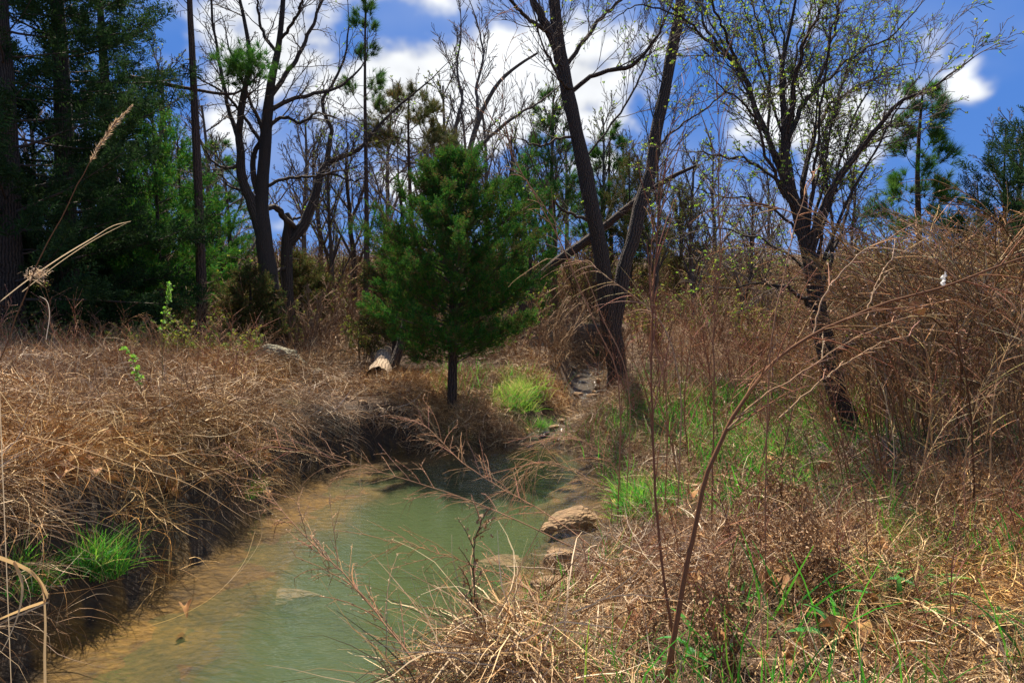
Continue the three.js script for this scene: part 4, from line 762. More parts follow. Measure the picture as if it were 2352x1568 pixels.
// left bank: a deep mat of fallen straw that hangs over the water
const groundPx = (x, d) => { const y = groundY(x, d) - EYE, zz = d * CP + y * SP, yy = y * CP - d * SP; return [1176 + x / zz * FP, 784 - yy / zz * FP]; };
const washed = (x, d) => { if (d < 7.8 || d > 14 || x > -1.2) return false; const [a, b] = groundPx(x, d); return a > 610 && a < 905 && b > 812 && b < 955; };
const bare = (x, d) => (washed(x, d) && rnd() < 0.7) || brookHere(x, d) || bareSpots.some(([p, q]) => Math.hypot(x - p.x, d + p.z) < q);
const bareSpots = [[1190, 915, 0.75], [840, 905, 0.5], [880, 860, 0.6], [895, 825, 0.7], [1465, 1185, 0.34], [1410, 1290, 0.2], [225, 1310, 0.3], [1250, 1400, 0.25], [1612, 1525, 0.16], [655, 850, 0.5], [730, 860, 0.4], [1425, 1228, 0.15], [1130, 1520, 0.2], [1190, 1500, 0.2], [1260, 1510, 0.2], [1330, 1530, 0.16]].map(([x, y, q]) => [hit(x, y), q]);
{
  seed(110);
  const a = bin(4), f = bin(3), h = bin(3), t = bin(3), w = bin(2), A = bin(4), F = bin(3);
  scatter(15000, -9.5, 1.0, 2.5, 12.5, (x, d, s) => {
    if (isLeft(x, d) < 0.5 || bare(x, d) || (s < 0.13 && rnd() < (d < 4.9 ? 0.2 : 0.55))) return;
    const patch = fbm(x * 0.9, d * 0.9, 40, 3), k = rnd(), edge = s < 0.7; if (fbm(x * 1.9, d * 1.9, 140, 2) < -0.13 && rnd() < 0.75) return;
    const lift = 0.22 * sstep(-0.1, 0.25, fbm(x * 1.6, d * 1.6, 120, 2));
    if (s > 0.03 && s < 0.55 && k < (s < 0.13 ? 0.8 : 0.42)) {
      const [gx2, gd] = grad(x, d);
      h[Math.floor(rnd() * 3)].push({ p: onGround(x, d, R(0.0, 0.08) + lift * 0.5), ry: Math.atan2(-gd, -gx2) + G() * 0.8, s: R(0.6, 1.05) * (d > 8 ? 0.85 : 1), c: toneAt(x, d) });
    } else if (k < 0.62) { if (edge) a[Math.floor(rnd() * 4)].push({ p: onGround(x, d, R(0, 0.1) + lift), q: slopeQ(x, d, R(0, 6.28)), s: R(0.7, 1.2), c: toneAt(x, d) }); else if (rnd() < 0.12) A[Math.floor(rnd() * 4)].push({ p: onGround(x, d, R(0.0, 0.1) + lift), q: slopeQ(x, d, R(0, 6.28)), s: R(0.85, 1.3), c: toneAt(x, d) }); }
    else if (k < 0.85) { if (edge) f[Math.floor(rnd() * 3)].push({ p: onGround(x, d, R(0, 0.12)), q: slopeQ(x, d, R(0, 6.28)), s: R(0.8, 1.4), c: toneAt(x, d) }); else if (rnd() < 0.12) F[Math.floor(rnd() * 3)].push({ p: onGround(x, d, R(0.02, 0.14)), q: slopeQ(x, d, R(0, 6.28)), s: R(0.9, 1.4), c: toneAt(x, d) }); }
    else if (k < 0.94 && patch > -0.15) t[Math.floor(rnd() * 3)].push({ p: onGround(x, d), ry: R(0, 6.28), tx: G() * 0.5, s: R(0.55, 1.25), c: toneAt(x, d) });
    else if (rnd() < 0.95) w[Math.floor(rnd() * 2)].push({ p: onGround(x, d, 0.06 + lift), ry: R(0, 6.28), s: R(0.5, 0.95), c: toneAt(x, d) });
  });
  const L = 'matted brown dead grass draped over the far bank and its edge';
  for (const [g, l] of [[mats, a], [fines, f], [hangs, h], [tufts, t], [wides, w], [matTiles, A], [fineTiles, F]]) put('dry_grass', L, 'dry grass', g, M.straw, l);
}
// near bank
{
  seed(120);
  const a = bin(4), f = bin(3), t = bin(3), w = bin(2), g = bin(2), l = bin(3), h = bin(3), A = bin(3), A2 = bin(4), F = bin(3), Mt = bin(2);
  scatter(18000, -2.2, 10, 1.4, 12.5, (x, d, s) => {
    if (isLeft(x, d) >= 0.5 || bare(x, d)) return;
    const patch = fbm(x * 0.8, d * 0.8, 50, 3), k = rnd(), edge = s < 0.5;
    const meadow = d > 5.2 && d < 10.5 && x / d > 0.14 && x / d < 0.52, gpatch = sstep(-0.02, 0.22, fbm(x * 0.7 + 5, d * 0.7, 66, 3) + (meadow ? 0.25 : 0));
    if (s < 0.35 && d > 3 && k < 0.22) { const [gx2, gd] = grad(x, d); h[Math.floor(rnd() * 3)].push({ p: onGround(x, d), ry: Math.atan2(-gd, -gx2) + G() * 0.8, s: R(0.4, 0.75), c: toneAt(x, d) }); }
    else if (k < 0.42) { if (edge) a[Math.floor(rnd() * 4)].push({ p: onGround(x, d, R(0, 0.05)), q: slopeQ(x, d, R(0, 6.28)), s: R(0.5, 0.9), c: toneAt(x, d) }); else if (!meadow && rnd() < 0.07) A2[Math.floor(rnd() * 4)].push({ p: onGround(x, d, R(0.0, 0.1)), q: slopeQ(x, d, R(0, 6.28)), s: R(0.6, 1.0), c: toneAt(x, d) }); else if (rnd() < (meadow ? 0.07 : 0.1)) A[Math.floor(rnd() * 3)].push({ p: onGround(x, d, R(0.01, 0.07)), q: slopeQ(x, d, R(0, 6.28)), s: R(0.8, 1.3), c: toneAt(x, d) }); }
    else if (k < 0.70) { if (edge) f[Math.floor(rnd() * 3)].push({ p: onGround(x, d, R(0, 0.05)), q: slopeQ(x, d, R(0, 6.28)), s: R(0.6, 1.1), c: toneAt(x, d) }); else if (rnd() < (meadow ? 0.05 : 0.1)) F[Math.floor(rnd() * 3)].push({ p: onGround(x, d, R(0.0, 0.05)), q: slopeQ(x, d, R(0, 6.28)), s: R(0.7, 1.1), c: toneAt(x, d) }); }
    else if (k < 0.76 && patch > -0.15) t[Math.floor(rnd() * 3)].push({ p: onGround(x, d), ry: R(0, 6.28), tx: G() * 0.6, s: R(0.4, 0.95), c: toneAt(x, d) });
    else if (k < 0.785) w[Math.floor(rnd() * 2)].push({ p: onGround(x, d, 0.05), ry: R(0, 6.28), s: R(0.4, 0.85), c: toneAt(x, d) });
    else if (k < 0.86 && rnd() < gpatch * 0.8 + 0.2) g[Math.floor(rnd() * 2)].push({ p: onGround(x, d, 0.05), ry: R(0, 6.28), tx: G() * 0.25, s: R(1.0, 2.2), c: toneAt(x, d) });
    else if (k < 0.876 && meadow && s > 0.7) Mt[Math.floor(rnd() * 2)].push({ p: onGround(x, d), q: slopeQ(x, d, R(0, 6.28)), s: R(0.6, 1.2), c: toneAt(x, d) });
    else if (k > 0.92) l[Math.floor(rnd() * 3)].push({ p: onGround(x, d, R(0.03, 0.12)), ry: R(0, 6.28), tx: G() * 0.7, tz: G() * 0.7, s: R(0.5, 1.4), c: toneAt(x, d) });
  });
  const L = 'loose tangle of brown dead grass over the near bank';
  for (const [gg, ll] of [[mats, a], [fines, f], [tufts, t], [wides, w], [hangs, h], [flatTiles, A], [matTiles, A2], [fineTiles, F]]) put('dry_grass', L, 'dry grass', gg, M.straw, ll);
  put('green_grass', 'thin green grass growing up through the dead grass of the near bank', 'grass', greenFine, M.green, g.map((q) => q.map((e) => ({ ...e, c: [R(0.8, 1.2), R(0.8, 1.15), 1] }))));
  put('green_grass', 'green meadow grass before the many-limbed tree', 'grass', meadowTiles, M.green, Mt.map((q) => q.map((e) => ({ ...e, c: [R(0.85, 1.2), R(0.85, 1.15), 1] }))));
  put('leaf_litter', 'small brown dead leaves scattered through the near bank grass', 'leaf litter', litterLeaf, M.leaf, l);
}
// the ground beyond
{
  seed(130);
  const t = bin(3), g = bin(2), l = bin(3), A = bin(4), F = bin(3);
  scatter(9000, -26, 26, 10, 34, (x, d, s) => {
    if (bare(x, d) || (s < 0.25)) return; const k = rnd(), sc = 0.75 + d * 0.03;
    if (k < 0.14) A[Math.floor(rnd() * 4)].push({ p: onGround(x, d, R(0, 0.1)), q: slopeQ(x, d, R(0, 6.28)), s: R(0.8, 1.3) * sc, c: toneAt(x, d) });
    else if (k < 0.24) F[Math.floor(rnd() * 3)].push({ p: onGround(x, d, R(0, 0.1)), q: slopeQ(x, d, R(0, 6.28)), s: R(0.9, 1.4) * sc, c: toneAt(x, d) });
    else if (k < 0.5) t[Math.floor(rnd() * 3)].push({ p: onGround(x, d), ry: R(0, 6.28), tx: G() * 0.4, s: R(0.4, 0.75) * sc, c: toneAt(x, d) });
    else if (k < 0.58 && fbm(x * 0.4, d * 0.4, 9, 2) > 0.02) g[Math.floor(rnd() * 2)].push({ p: onGround(x, d), ry: R(0, 6.28), s: R(0.8, 1.6) * sc, c: [R(1, 1.4), R(0.85, 1.1), 1] });
    else l[Math.floor(rnd() * 3)].push({ p: onGround(x, d, R(0.02, 0.12)), ry: R(0, 6.28), tx: G() * 0.8, tz: G() * 0.8, s: R(0.8, 1.6) * sc, c: toneAt(x, d) });
  });
  const L = 'dry brown grass covering the slope of the wood behind the creek';
  for (const [gg, ll] of [[tufts, t], [matTiles, A], [fineTiles, F]]) put('dry_grass', L, 'dry grass', gg, M.straw, ll);
  put('green_grass', 'thin green grass among the dry grass of the wooded slope', 'grass', greenFine, M.green, g); put('leaf_litter', 'brown fallen leaves over the wooded slope', 'leaf litter', litterLeaf, M.leaf, l);
}

// ------------------------------------------------------------------ shrubs, undergrowth and thickets
seed(140);
function shrubGeo(H, n, c, o) { const B = new Buf(), tips = []; for (let k = 0; k < n; k++) { const th = R(0, 6.28), el = R(0.9, 1.5); grow(B, V(G() * 0.12, -0.05, G() * 0.12), V(Math.cos(th) * Math.cos(el), Math.sin(el), Math.sin(th) * Math.cos(el)), H * R(0.6, 1.1), R(0.009, 0.016), 0, { max: 2, kids: [5, 3], ang: 0.6, ratio: 0.5, wob: 0.2, trop: 0.02, rmin: 0.006, tips, c, from: 0.2, ...o }); } return [B.geo(), tips]; }
const WEEDC = [[0.19, 0.105, 0.052], [0.25, 0.15, 0.078], [0.16, 0.10, 0.058], [0.28, 0.19, 0.11]];
const shrubs = [0, 1, 2, 3].map((k) => shrubGeo(1.5, 7, WEEDC[k], {}));
{
  const list = bin(4), leaf = [];
  const lay = (x, d, s) => { const k = Math.floor(rnd() * 4), p = onGround(x, d), ry = R(0, 6.28); list[k].push({ p, ry, s, c: tone() }); if (rnd() < 0.5) { const c = Math.cos(ry), n = Math.sin(ry); for (const [q] of shrubs[k][1]) if (rnd() < 0.45) leaf.push({ p: V(p.x + (q.x * c + q.z * n) * s, p.y + q.y * s, p.z + (-q.x * n + q.z * c) * s), ry: R(0, 6.28), tx: R(-0.8, 0.8), s: R(0.03, 0.06), c: [R(0.7, 1.2), R(0.7, 1.1), 1] }); } };
  for (let i = 0; i < 620; i++) { const d = R(13.5, 32), x = R(-1, 1) * (d * 0.78 + 1); if (brookHere(x, d) || Math.abs(x - 1.9) < 0.9 && d < 16) continue; lay(x, d, R(0.5, 1.25) * (d > 20 ? 1.35 : 1)); }
  for (let i = 0; i < 60; i++) { const d = R(9.8, 13.5), x = R(-9.5, -3.4); if (washed(x, d)) continue; lay(x, d, R(0.4, 0.8)); }
  shrubs.forEach(([g], i) => tag(instances('undergrowth', g, M.weed, list[i]), 'tangled leafless brushwood filling the wood behind the creek', 'undergrowth', null, 'stuff'));
  tag(instances('undergrowth', shrubLeaf, M.bud, leaf), 'first olive leaves on the brushwood of the wood', 'undergrowth', null, 'stuff');
}
// arching dry weeds: stalk that rises and bows over, set with fine side twigs
function weedGeo(H, arch, n, c) {
  const B = new Buf(), d = V(0.1, 1, 0).normalize(), q = V(0, -0.05, 0), pts = [q.clone()], N = 12;
  for (let i = 1; i <= N; i++) { const t = i / N; d.x += arch * t * t * 0.42; d.y -= arch * t * t * 0.26; d.addScaledVector(perp(d), 0.06).normalize(); q.addScaledVector(d, H / N); pts.push(q.clone()); }
  B.tube(pts, along([0.006, 0.0055, 0.0048, 0.0036, 0.0024], N), 4, c);
  for (let k = 0; k < n; k++) {
    const f = mix(0.3, 1, (k + rnd()) / n) * N, a = Math.min(N - 1, Math.floor(f)), s = V().lerpVectors(pts[a], pts[a + 1], f - a), bd = V().subVectors(pts[a + 1], pts[a]).normalize(), e = bd.clone().multiplyScalar(0.9).addScaledVector(perp(bd), 0.7), p2 = [s.clone()], z = s.clone(), len = R(0.12, 0.42) * (1.2 - 0.5 * f / N);
    for (let j = 1; j <= 3; j++) { e.x += arch * 0.12; e.y -= arch * 0.14; e.normalize(); z.addScaledVector(e, len / 3); p2.push(z.clone()); }
    B.tube(p2, [0.0029, 0.0026, 0.002, 0.0016], 3, c.map((v) => v * R(0.9, 1.35)));
    for (let j = 1; j <= 3; j++) { const b = p2[j], u = perp(e).multiplyScalar(0.012); B.tri(b, b.clone().add(u), b.clone().addScaledVector(e, 0.018), [0.42, 0.26, 0.15]); }
  }
  return B.geo();
}
const weeds = [0, 1, 2, 3, 4].map((k) => weedGeo(R(1.7, 2.3), R(0.5, 1.0), 17, [[0.22, 0.12, 0.045], [0.31, 0.185, 0.075], [0.13, 0.07, 0.03], [0.46, 0.32, 0.16], [0.18, 0.10, 0.042]][k]));
const weedUp = [0, 1].map(() => weedGeo(1.3, 0.15, 18, [0.24, 0.11, 0.06]));
{
  seed(150);
  const l = bin(5), u = bin(2);
  for (let i = 0; i < 1250; i++) {
    const d = R(4.6, 13), x = d * R(0.24, 0.86); const dens = d > 8.6 ? 0.25 + 0.75 * sstep(0.25, 0.5, x / d) : sstep(0.46, 0.58, x / d) * (d < 6 ? 0.5 : 1); if (rnd() > 0.03 + dens || sdPool(x, d) < 0.6) continue;
    const hh = mix(0.55, 1.45, sstep(0.36, 0.62, x / d)) * (d < 6 ? 0.75 : 1);
    l[Math.floor(rnd() * 5)].push({ p: onGround(x, d), ry: (rnd() < 0.72 ? Math.PI : 0) + G() * 1.1, tx: G() * 0.32, tz: G() * 0.25, s: hh * R(0.5, 1.15), c: tone() });
  }
  for (let i = 0; i < 230; i++) { const d = R(5, 14), x = d * R(0.13, 0.7); if (d < 8 && x / d < 0.5 && rnd() < 0.6) continue; if (sdPool(x, d) < 0.5 || brookHere(x, d)) continue; u[i % 2].push({ p: onGround(x, d), ry: R(0, 6.28), tx: G() * 0.2, s: R(0.5, 1.3), c: tone() }); }
  for (let i = 0; i < 80; i++) { const d = R(2.6, 5.5), x = d * R(0.1, 0.8); if (sdPool(x, d) < 0.5) continue; u[i % 2].push({ p: onGround(x, d), ry: R(0, 6.28), tx: G() * 0.5, s: R(0.25, 0.6), c: tone() }); }
  for (let i = 0; i < 70; i++) { const d = R(7.5, 12.5), x = -d * R(0.34, 0.8); if (washed(x, d) || washed(x, d + 0.7)) continue; u[i % 2].push({ p: onGround(x, d), ry: R(0, 6.28), tx: G() * 0.3, s: R(0.4, 0.9), c: tone() }); if (i % 2) l[i % 5].push({ p: onGround(x, d), ry: R(0, 6.28), tx: G() * 0.2, s: R(0.3, 0.6), c: tone() }); }
  tag(baked('weed_thicket', weeds, M.weed, l), 'dense brown thicket of arching dead weed stalks on the near bank', 'thicket', null, 'stuff');
  tag(baked('weed_thicket', weedUp, M.weed, u), 'upright reddish dead weed stalks standing among the grass', 'thicket', null, 'stuff');
}

// ------------------------------------------------------------------ single stalks one can pick out
seed(160);
function stalk(name, label, px, d0, d1, r0, r1, o = {}) {
  const pts = px.map(([x, y], i) => at(x, y, mix(d0, d1, i / (px.length - 1)))), f = pts[0].clone(); f.y = groundY(f.x, -f.z);
  if (!o.floating) pts.unshift(f.clone().addScaledVector(UP, -0.05));
  const N = 36, p = smooth(pts, N), g = thing(name, label, o.cat ?? 'weed stalk', f, o.group), c0 = o.c ?? [0.20, 0.095, 0.055], c = [c0[0] * 0.8, c0[1] * 0.74, c0[2] * 0.6], B = new Buf();
  for (let i = 2; i <= N; i++) { p[i].x += fbm(i * 0.3, px[0][0], 1, 2) * 0.02; p[i].y += fbm(i * 0.3, px[0][1], 5, 2) * 0.02; }
  B.tube(p, along([r0, mix(r0, r1, 0.5), r1], N), 7, c); mesh('stem', B.geo(f), M.weed, g);
  const T = new Buf(), D = new Buf(), bract = (q, e) => { const u = perp(e).multiplyScalar(R(0.003, 0.008)), l = R(0.006, 0.016); D.tri(q, q.clone().add(u).addScaledVector(e, l * 0.5), q.clone().addScaledVector(u, 0.6).addScaledVector(e, l), pick([[0.42, 0.24, 0.13], [0.33, 0.16, 0.08], [0.5, 0.34, 0.22]])); };
  const n = o.n ?? 14;
  for (let k = 0; k < n; k++) {
    const t = mix(o.from ?? 0.25, 1, (k + rnd()) / n) * N, a = Math.min(N - 1, Math.floor(t)), s = V().lerpVectors(p[a], p[a + 1], t - a), bd = V().subVectors(p[a + 1], p[a]).normalize();
    const e = bd.clone().multiplyScalar(Math.cos(o.ang ?? 0.6)).addScaledVector(perp(bd), Math.sin(o.ang ?? 0.6)).addScaledVector(UP, o.up ?? 0.1).normalize(), z = s.clone(), pp = [s.clone()], len = R(...(o.len ?? [0.15, 0.5])), m = 7;
    for (let j = 1; j <= m; j++) { e.addScaledVector(UP, o.droop ?? -0.07).addScaledVector(perp(e), 0.09).normalize(); z.addScaledVector(e, len / m); pp.push(z.clone()); }
    T.tube(pp, along([Math.min(0.003, r1 * 1.5), 0.0013], m), 4, c.map((v) => v * R(1, 1.5)));
    for (let j = 1; j <= m; j++) { for (let b = 0; b < (o.bracts ?? 2); b++) bract(V().lerpVectors(pp[j - 1], pp[j], rnd()), e); if (o.sub && rnd() < 0.45) { const s2 = e.clone().addScaledVector(perp(e), 0.8).normalize(), q2 = pp[j].clone(), L2 = [q2.clone()], l2 = R(0.04, 0.13); for (let w = 1; w <= 3; w++) { s2.y -= 0.08; s2.normalize(); q2.addScaledVector(s2, l2 / 3); L2.push(q2.clone()); bract(q2.clone(), s2); } T.tube(L2, [0.0016, 0.0012, 0.001, 0.0008], 3, c.map((v) => v * 1.4)); } }
  }
  for (let i = 8; i <= N; i++) for (let b = 0; b < (o.mainBracts ?? 1); b++) bract(V().lerpVectors(p[i - 1], p[i], rnd()), V().subVectors(p[i], p[i - 1]).normalize());
  if (T.count) mesh('side_twigs', T.geo(f), M.weed, g).userData.kind = 'stuff';
  if (D.count) mesh('dry_bracts', D.geo(f), M.straw, g).userData.kind = 'stuff';
  return { g, p, f };
}
stalk('weed_stalk', 'thick forked weed stem arching up and over the brown thicket', [[1532, 1575], [1556, 1420], [1590, 1240], [1628, 1080], [1672, 980], [1740, 875], [1850, 778], [2000, 708], [2180, 655], [2352, 592], [2480, 540]], 2.65, 2.9, 0.0125, 0.0035, { n: 26, len: [0.12, 0.5], from: 0.42, c: [0.22, 0.105, 0.055], sub: true });
stalk('weed_stalk', 'straight upright weed stem rising beside the thick forked stem', [[1545, 1470], [1524, 1320], [1506, 1150], [1500, 980], [1498, 820], [1502, 650], [1515, 480], [1530, 380]], 2.9, 3.1, 0.0075, 0.002, { n: 16, len: [0.15, 0.5], from: 0.4, ang: 0.4, up: 0.5, droop: 0.02, c: [0.24, 0.11, 0.065] });
stalk('weed_stalk', 'twin shoot arching off the forked stem into the thicket', [[1672, 985], [1740, 920], [1850, 850], [1960, 780], [2060, 735], [2120, 720]], 2.7, 3.2, 0.004, 0.002, { floating: true, n: 12, len: [0.08, 0.25], c: [0.36, 0.22, 0.14] });
stalk('weed_stalk', 'pale lower shoot sweeping over the trunk of the many-limbed tree', [[1790, 960], [1880, 880], [1950, 830], [2020, 790], [2090, 770]], 2.8, 3.2, 0.0035, 0.002, { floating: true, n: 8, len: [0.06, 0.2], c: [0.42, 0.28, 0.18] });
stalk('weed_stalk', 'pale hooked shoot bowing in a half circle before the tree trunk', [[1868, 770], [1885, 700], [1920, 640], [1985, 575], [2050, 548], [2090, 560]], 2.8, 3.1, 0.0035, 0.0018, { floating: true, n: 8, len: [0.06, 0.2], c: [0.46, 0.31, 0.21] });
stalk('weed_stalk', 'second pale hooked shoot curving above the white scrap stem', [[1990, 735], [2010, 660], [2045, 600], [2110, 560]], 2.9, 3.2, 0.003, 0.0016, { floating: true, n: 5, len: [0.06, 0.16], c: [0.44, 0.3, 0.2] });
stalk('weed_stalk', 'tall reddish weed crossing up in front of the tree fan', [[1770, 800], [1800, 640], [1832, 500], [1870, 400], [1885, 380]], 3.4, 3.8, 0.004, 0.002, { n: 8, len: [0.1, 0.3], c: [0.34, 0.19, 0.12] });
stalk('weed_stalk', 'upright reddish weed with tan bracts left of the forked stem, before the twin trunk', [[1640, 900], [1640, 750], [1655, 600], [1650, 460], [1652, 330], [1645, 190]], 4.6, 4.8, 0.006, 0.002, { n: 22, len: [0.2, 0.6], from: 0.25, ang: 0.45, up: 0.4, c: [0.27, 0.14, 0.085] });
stalk('weed_stalk', 'thin reddish weed leaning to the twin trunk from the grassy bank', [[1560, 880], [1530, 760], [1480, 700], [1400, 640], [1340, 600], [1250, 595]], 5.2, 5.8, 0.006, 0.002, { n: 18, len: [0.15, 0.45], from: 0.4, c: [0.42, 0.28, 0.19], droop: -0.1 });
stalk('weed_stalk', 'bracted cane climbing across the cedar top and looping against the white cloud', [[1420, 865], [1375, 760], [1330, 660], [1290, 560], [1240, 470], [1195, 390], [1150, 310], [1110, 230], [1090, 150], [1100, 80], [1150, 30], [1200, 20]], 5.6, 6.0, 0.006, 0.0018, { n: 24, len: [0.1, 0.35], from: 0.3, c: [0.36, 0.19, 0.12], bracts: 3, mainBracts: 3 });
stalk('weed_stalk', 'second bracted cane rising beside the looping cane', [[1440, 860], [1390, 740], [1330, 600], [1270, 500], [1200, 400], [1165, 300], [1155, 200], [1165, 120], [1190, 60]], 5.8, 6.2, 0.005, 0.0016, { n: 18, len: [0.1, 0.3], from: 0.35, c: [0.4, 0.23, 0.15], bracts: 3, mainBracts: 3 });
stalk('weed_stalk', 'slender cane before the leaning stem, hung with tan bracts', [[1530, 900], [1500, 760], [1495, 620], [1505, 480], [1528, 350], [1555, 240], [1590, 150]], 5.4, 5.8, 0.005, 0.0016, { n: 18, len: [0.15, 0.4], from: 0.35, up: 0.3, c: [0.33, 0.16, 0.1], bracts: 3 });
// stems that reach out over the water
stalk('weed_stalk', 'long fine weed stem slanting over the near water', [[985, 1580], [900, 1455], [830, 1365], [740, 1270], [660, 1190], [610, 1120], [560, 1050]], 2.6, 3.6, 0.0042, 0.0013, { n: 24, len: [0.12, 0.42], from: 0.3, c: [0.27, 0.155, 0.1], sub: true, up: 0.2 });
stalk('weed_stalk', 'longest bare weed stem reaching across the pool towards the overhanging grass', [[1430, 1330], [1300, 1250], [1180, 1192], [1050, 1138], [920, 1098], [800, 1062], [690, 1035], [590, 1022]], 4.0, 5.4, 0.005, 0.0014, { n: 34, len: [0.15, 0.5], from: 0.35, c: [0.30, 0.17, 0.11], sub: true, up: 0.25 });
stalk('weed_stalk', 'fine branched weed stem over the water below the longest stem', [[1255, 1395], [1180, 1335], [1080, 1295], [980, 1262], [880, 1240]], 3.6, 4.4, 0.004, 0.0013, { n: 26, len: [0.12, 0.4], from: 0.25, c: [0.32, 0.165, 0.1], sub: true });
stalk('weed_stalk', 'weed stem bending upstream over the pool to the cedar bank', [[1380, 1290], [1270, 1190], [1150, 1120], [1060, 1060], [1010, 1010], [960, 960]], 4.2, 6.0, 0.0045, 0.0014, { n: 32, len: [0.15, 0.45], from: 0.35, c: [0.36, 0.20, 0.13], sub: true, up: 0.3 });
stalk('weed_stalk', 'fan of wispy weed stem at the inner bend of the pool', [[1400, 1140], [1330, 1090], [1260, 1060], [1210, 1080], [1190, 1130]], 5.6, 5.9, 0.0038, 0.0012, { n: 36, len: [0.2, 0.55], from: 0.2, c: [0.42, 0.26, 0.16], sub: true });
stalk('weed_stalk', 'wispy weed stem drooping just upstream of the inner bend', [[1420, 1090], [1350, 1020], [1290, 1000], [1240, 1030], [1205, 1090]], 6.0, 6.3, 0.0038, 0.0012, { n: 36, len: [0.2, 0.55], from: 0.2, c: [0.40, 0.25, 0.16], sub: true });
stalk('weed_stalk', 'grey-white bare stick lying out over the pale rocks', [[1440, 1325], [1330, 1312], [1250, 1305], [1160, 1300]], 4.2, 4.4, 0.005, 0.004, { n: 2, len: [0.05, 0.1], c: [0.5, 0.4, 0.33], bracts: 0, mainBracts: 0 });
stalk('weed_stalk', 'low weed stem slanting over the water beside the dark seed heads', [[1020, 1600], [940, 1500], [880, 1420], [800, 1330], [760, 1290], [700, 1250]], 2.7, 3.3, 0.0036, 0.0012, { n: 20, len: [0.1, 0.35], c: [0.30, 0.17, 0.11], sub: true });
for (const [k, l] of [[0, 'dark dead flower stalk with brown seed heads at the water edge'], [1, 'short dark flower stalk leaning behind the seed-head stalk']]) {
  const s = stalk('seed_stalk', l, k ? [[1160, 1575], [1120, 1470], [1090, 1400], [1075, 1340]] : [[1152, 1580], [1105, 1430], [1088, 1330], [1092, 1240], [1112, 1180]], 2.7, 2.8, 0.0045, 0.002, { n: 10, len: [0.05, 0.16], from: 0.4, c: [0.11, 0.06, 0.04], cat: 'flower stalk' });
  const l2 = []; for (let i = 0; i < 26; i++) { const q = s.p[Math.floor(R(16, 36))]; l2.push({ p: q.clone().add(V(G() * 0.05, G() * 0.05, G() * 0.05)).sub(s.f), ry: R(0, 6), tx: R(0, 6), s: R(0.012, 0.026), c: [0.9, 0.55, 0.35] }); }
  instances('seed_heads', budGeo([[0.3, 0.28, 0.2], [0.22, 0.2, 0.16]]), M.straw, l2, s.g);
}
seed(170);
// dark bushy dead weeds in front of the near bank
const bushSeed = budGeo([[0.20, 0.105, 0.045], [0.30, 0.18, 0.085], [0.13, 0.065, 0.028]]), bushes = [];
for (let i = 0; i < 17; i++) {
  const mid = i < 11, f = mid ? hit(R(1660, 1980), R(1170, 1390)) : hit(R(1480, 2380), R(1250, 1580));
  const label = mid ? 'low dark dead weed bush with shrivelled seed heads, amid the leaf litter' : 'sparse brown dead weed with small seed heads, among straw at the path side', group = mid ? 'dark dead weeds amid the litter' : 'sparse dead weeds among the straw';
  if (i < 4) {
    const g = thing('dead_bush', label, 'dead weed', f, group), B = new Buf(), tips = [];
    for (let k = 0; k < 5; k++) grow(B, V(G() * 0.04, -0.02, G() * 0.04), V(G() * 0.35, 1, G() * 0.35), R(0.3, 0.55), 0.004, 0, { max: 2, kids: [6, 3], ang: 0.7, ratio: 0.45, wob: 0.2, trop: 0.02, rmin: 0.0013, tips, c: [0.17, 0.085, 0.04] });
    mesh('stems', B.geo(), M.weed, g); instances('seed_heads', bushSeed, M.straw, tips.filter(() => rnd() < 0.38).map(([p]) => ({ p, ry: R(0, 6), tx: R(-1, 1), s: R(0.012, 0.03) })), g); bushes.push(g);
  } else { const c = bushes[i % 4].clone(); c.name = numbered('dead_bush'); tag(c, label, 'dead weed', group); c.position.copy(f); c.rotation.set(G() * 0.2, R(0, 6.28), G() * 0.25); const q = R(0.6, 1.1); c.scale.set(q, q * R(0.7, 1.1), q); scene.add(c); }
}
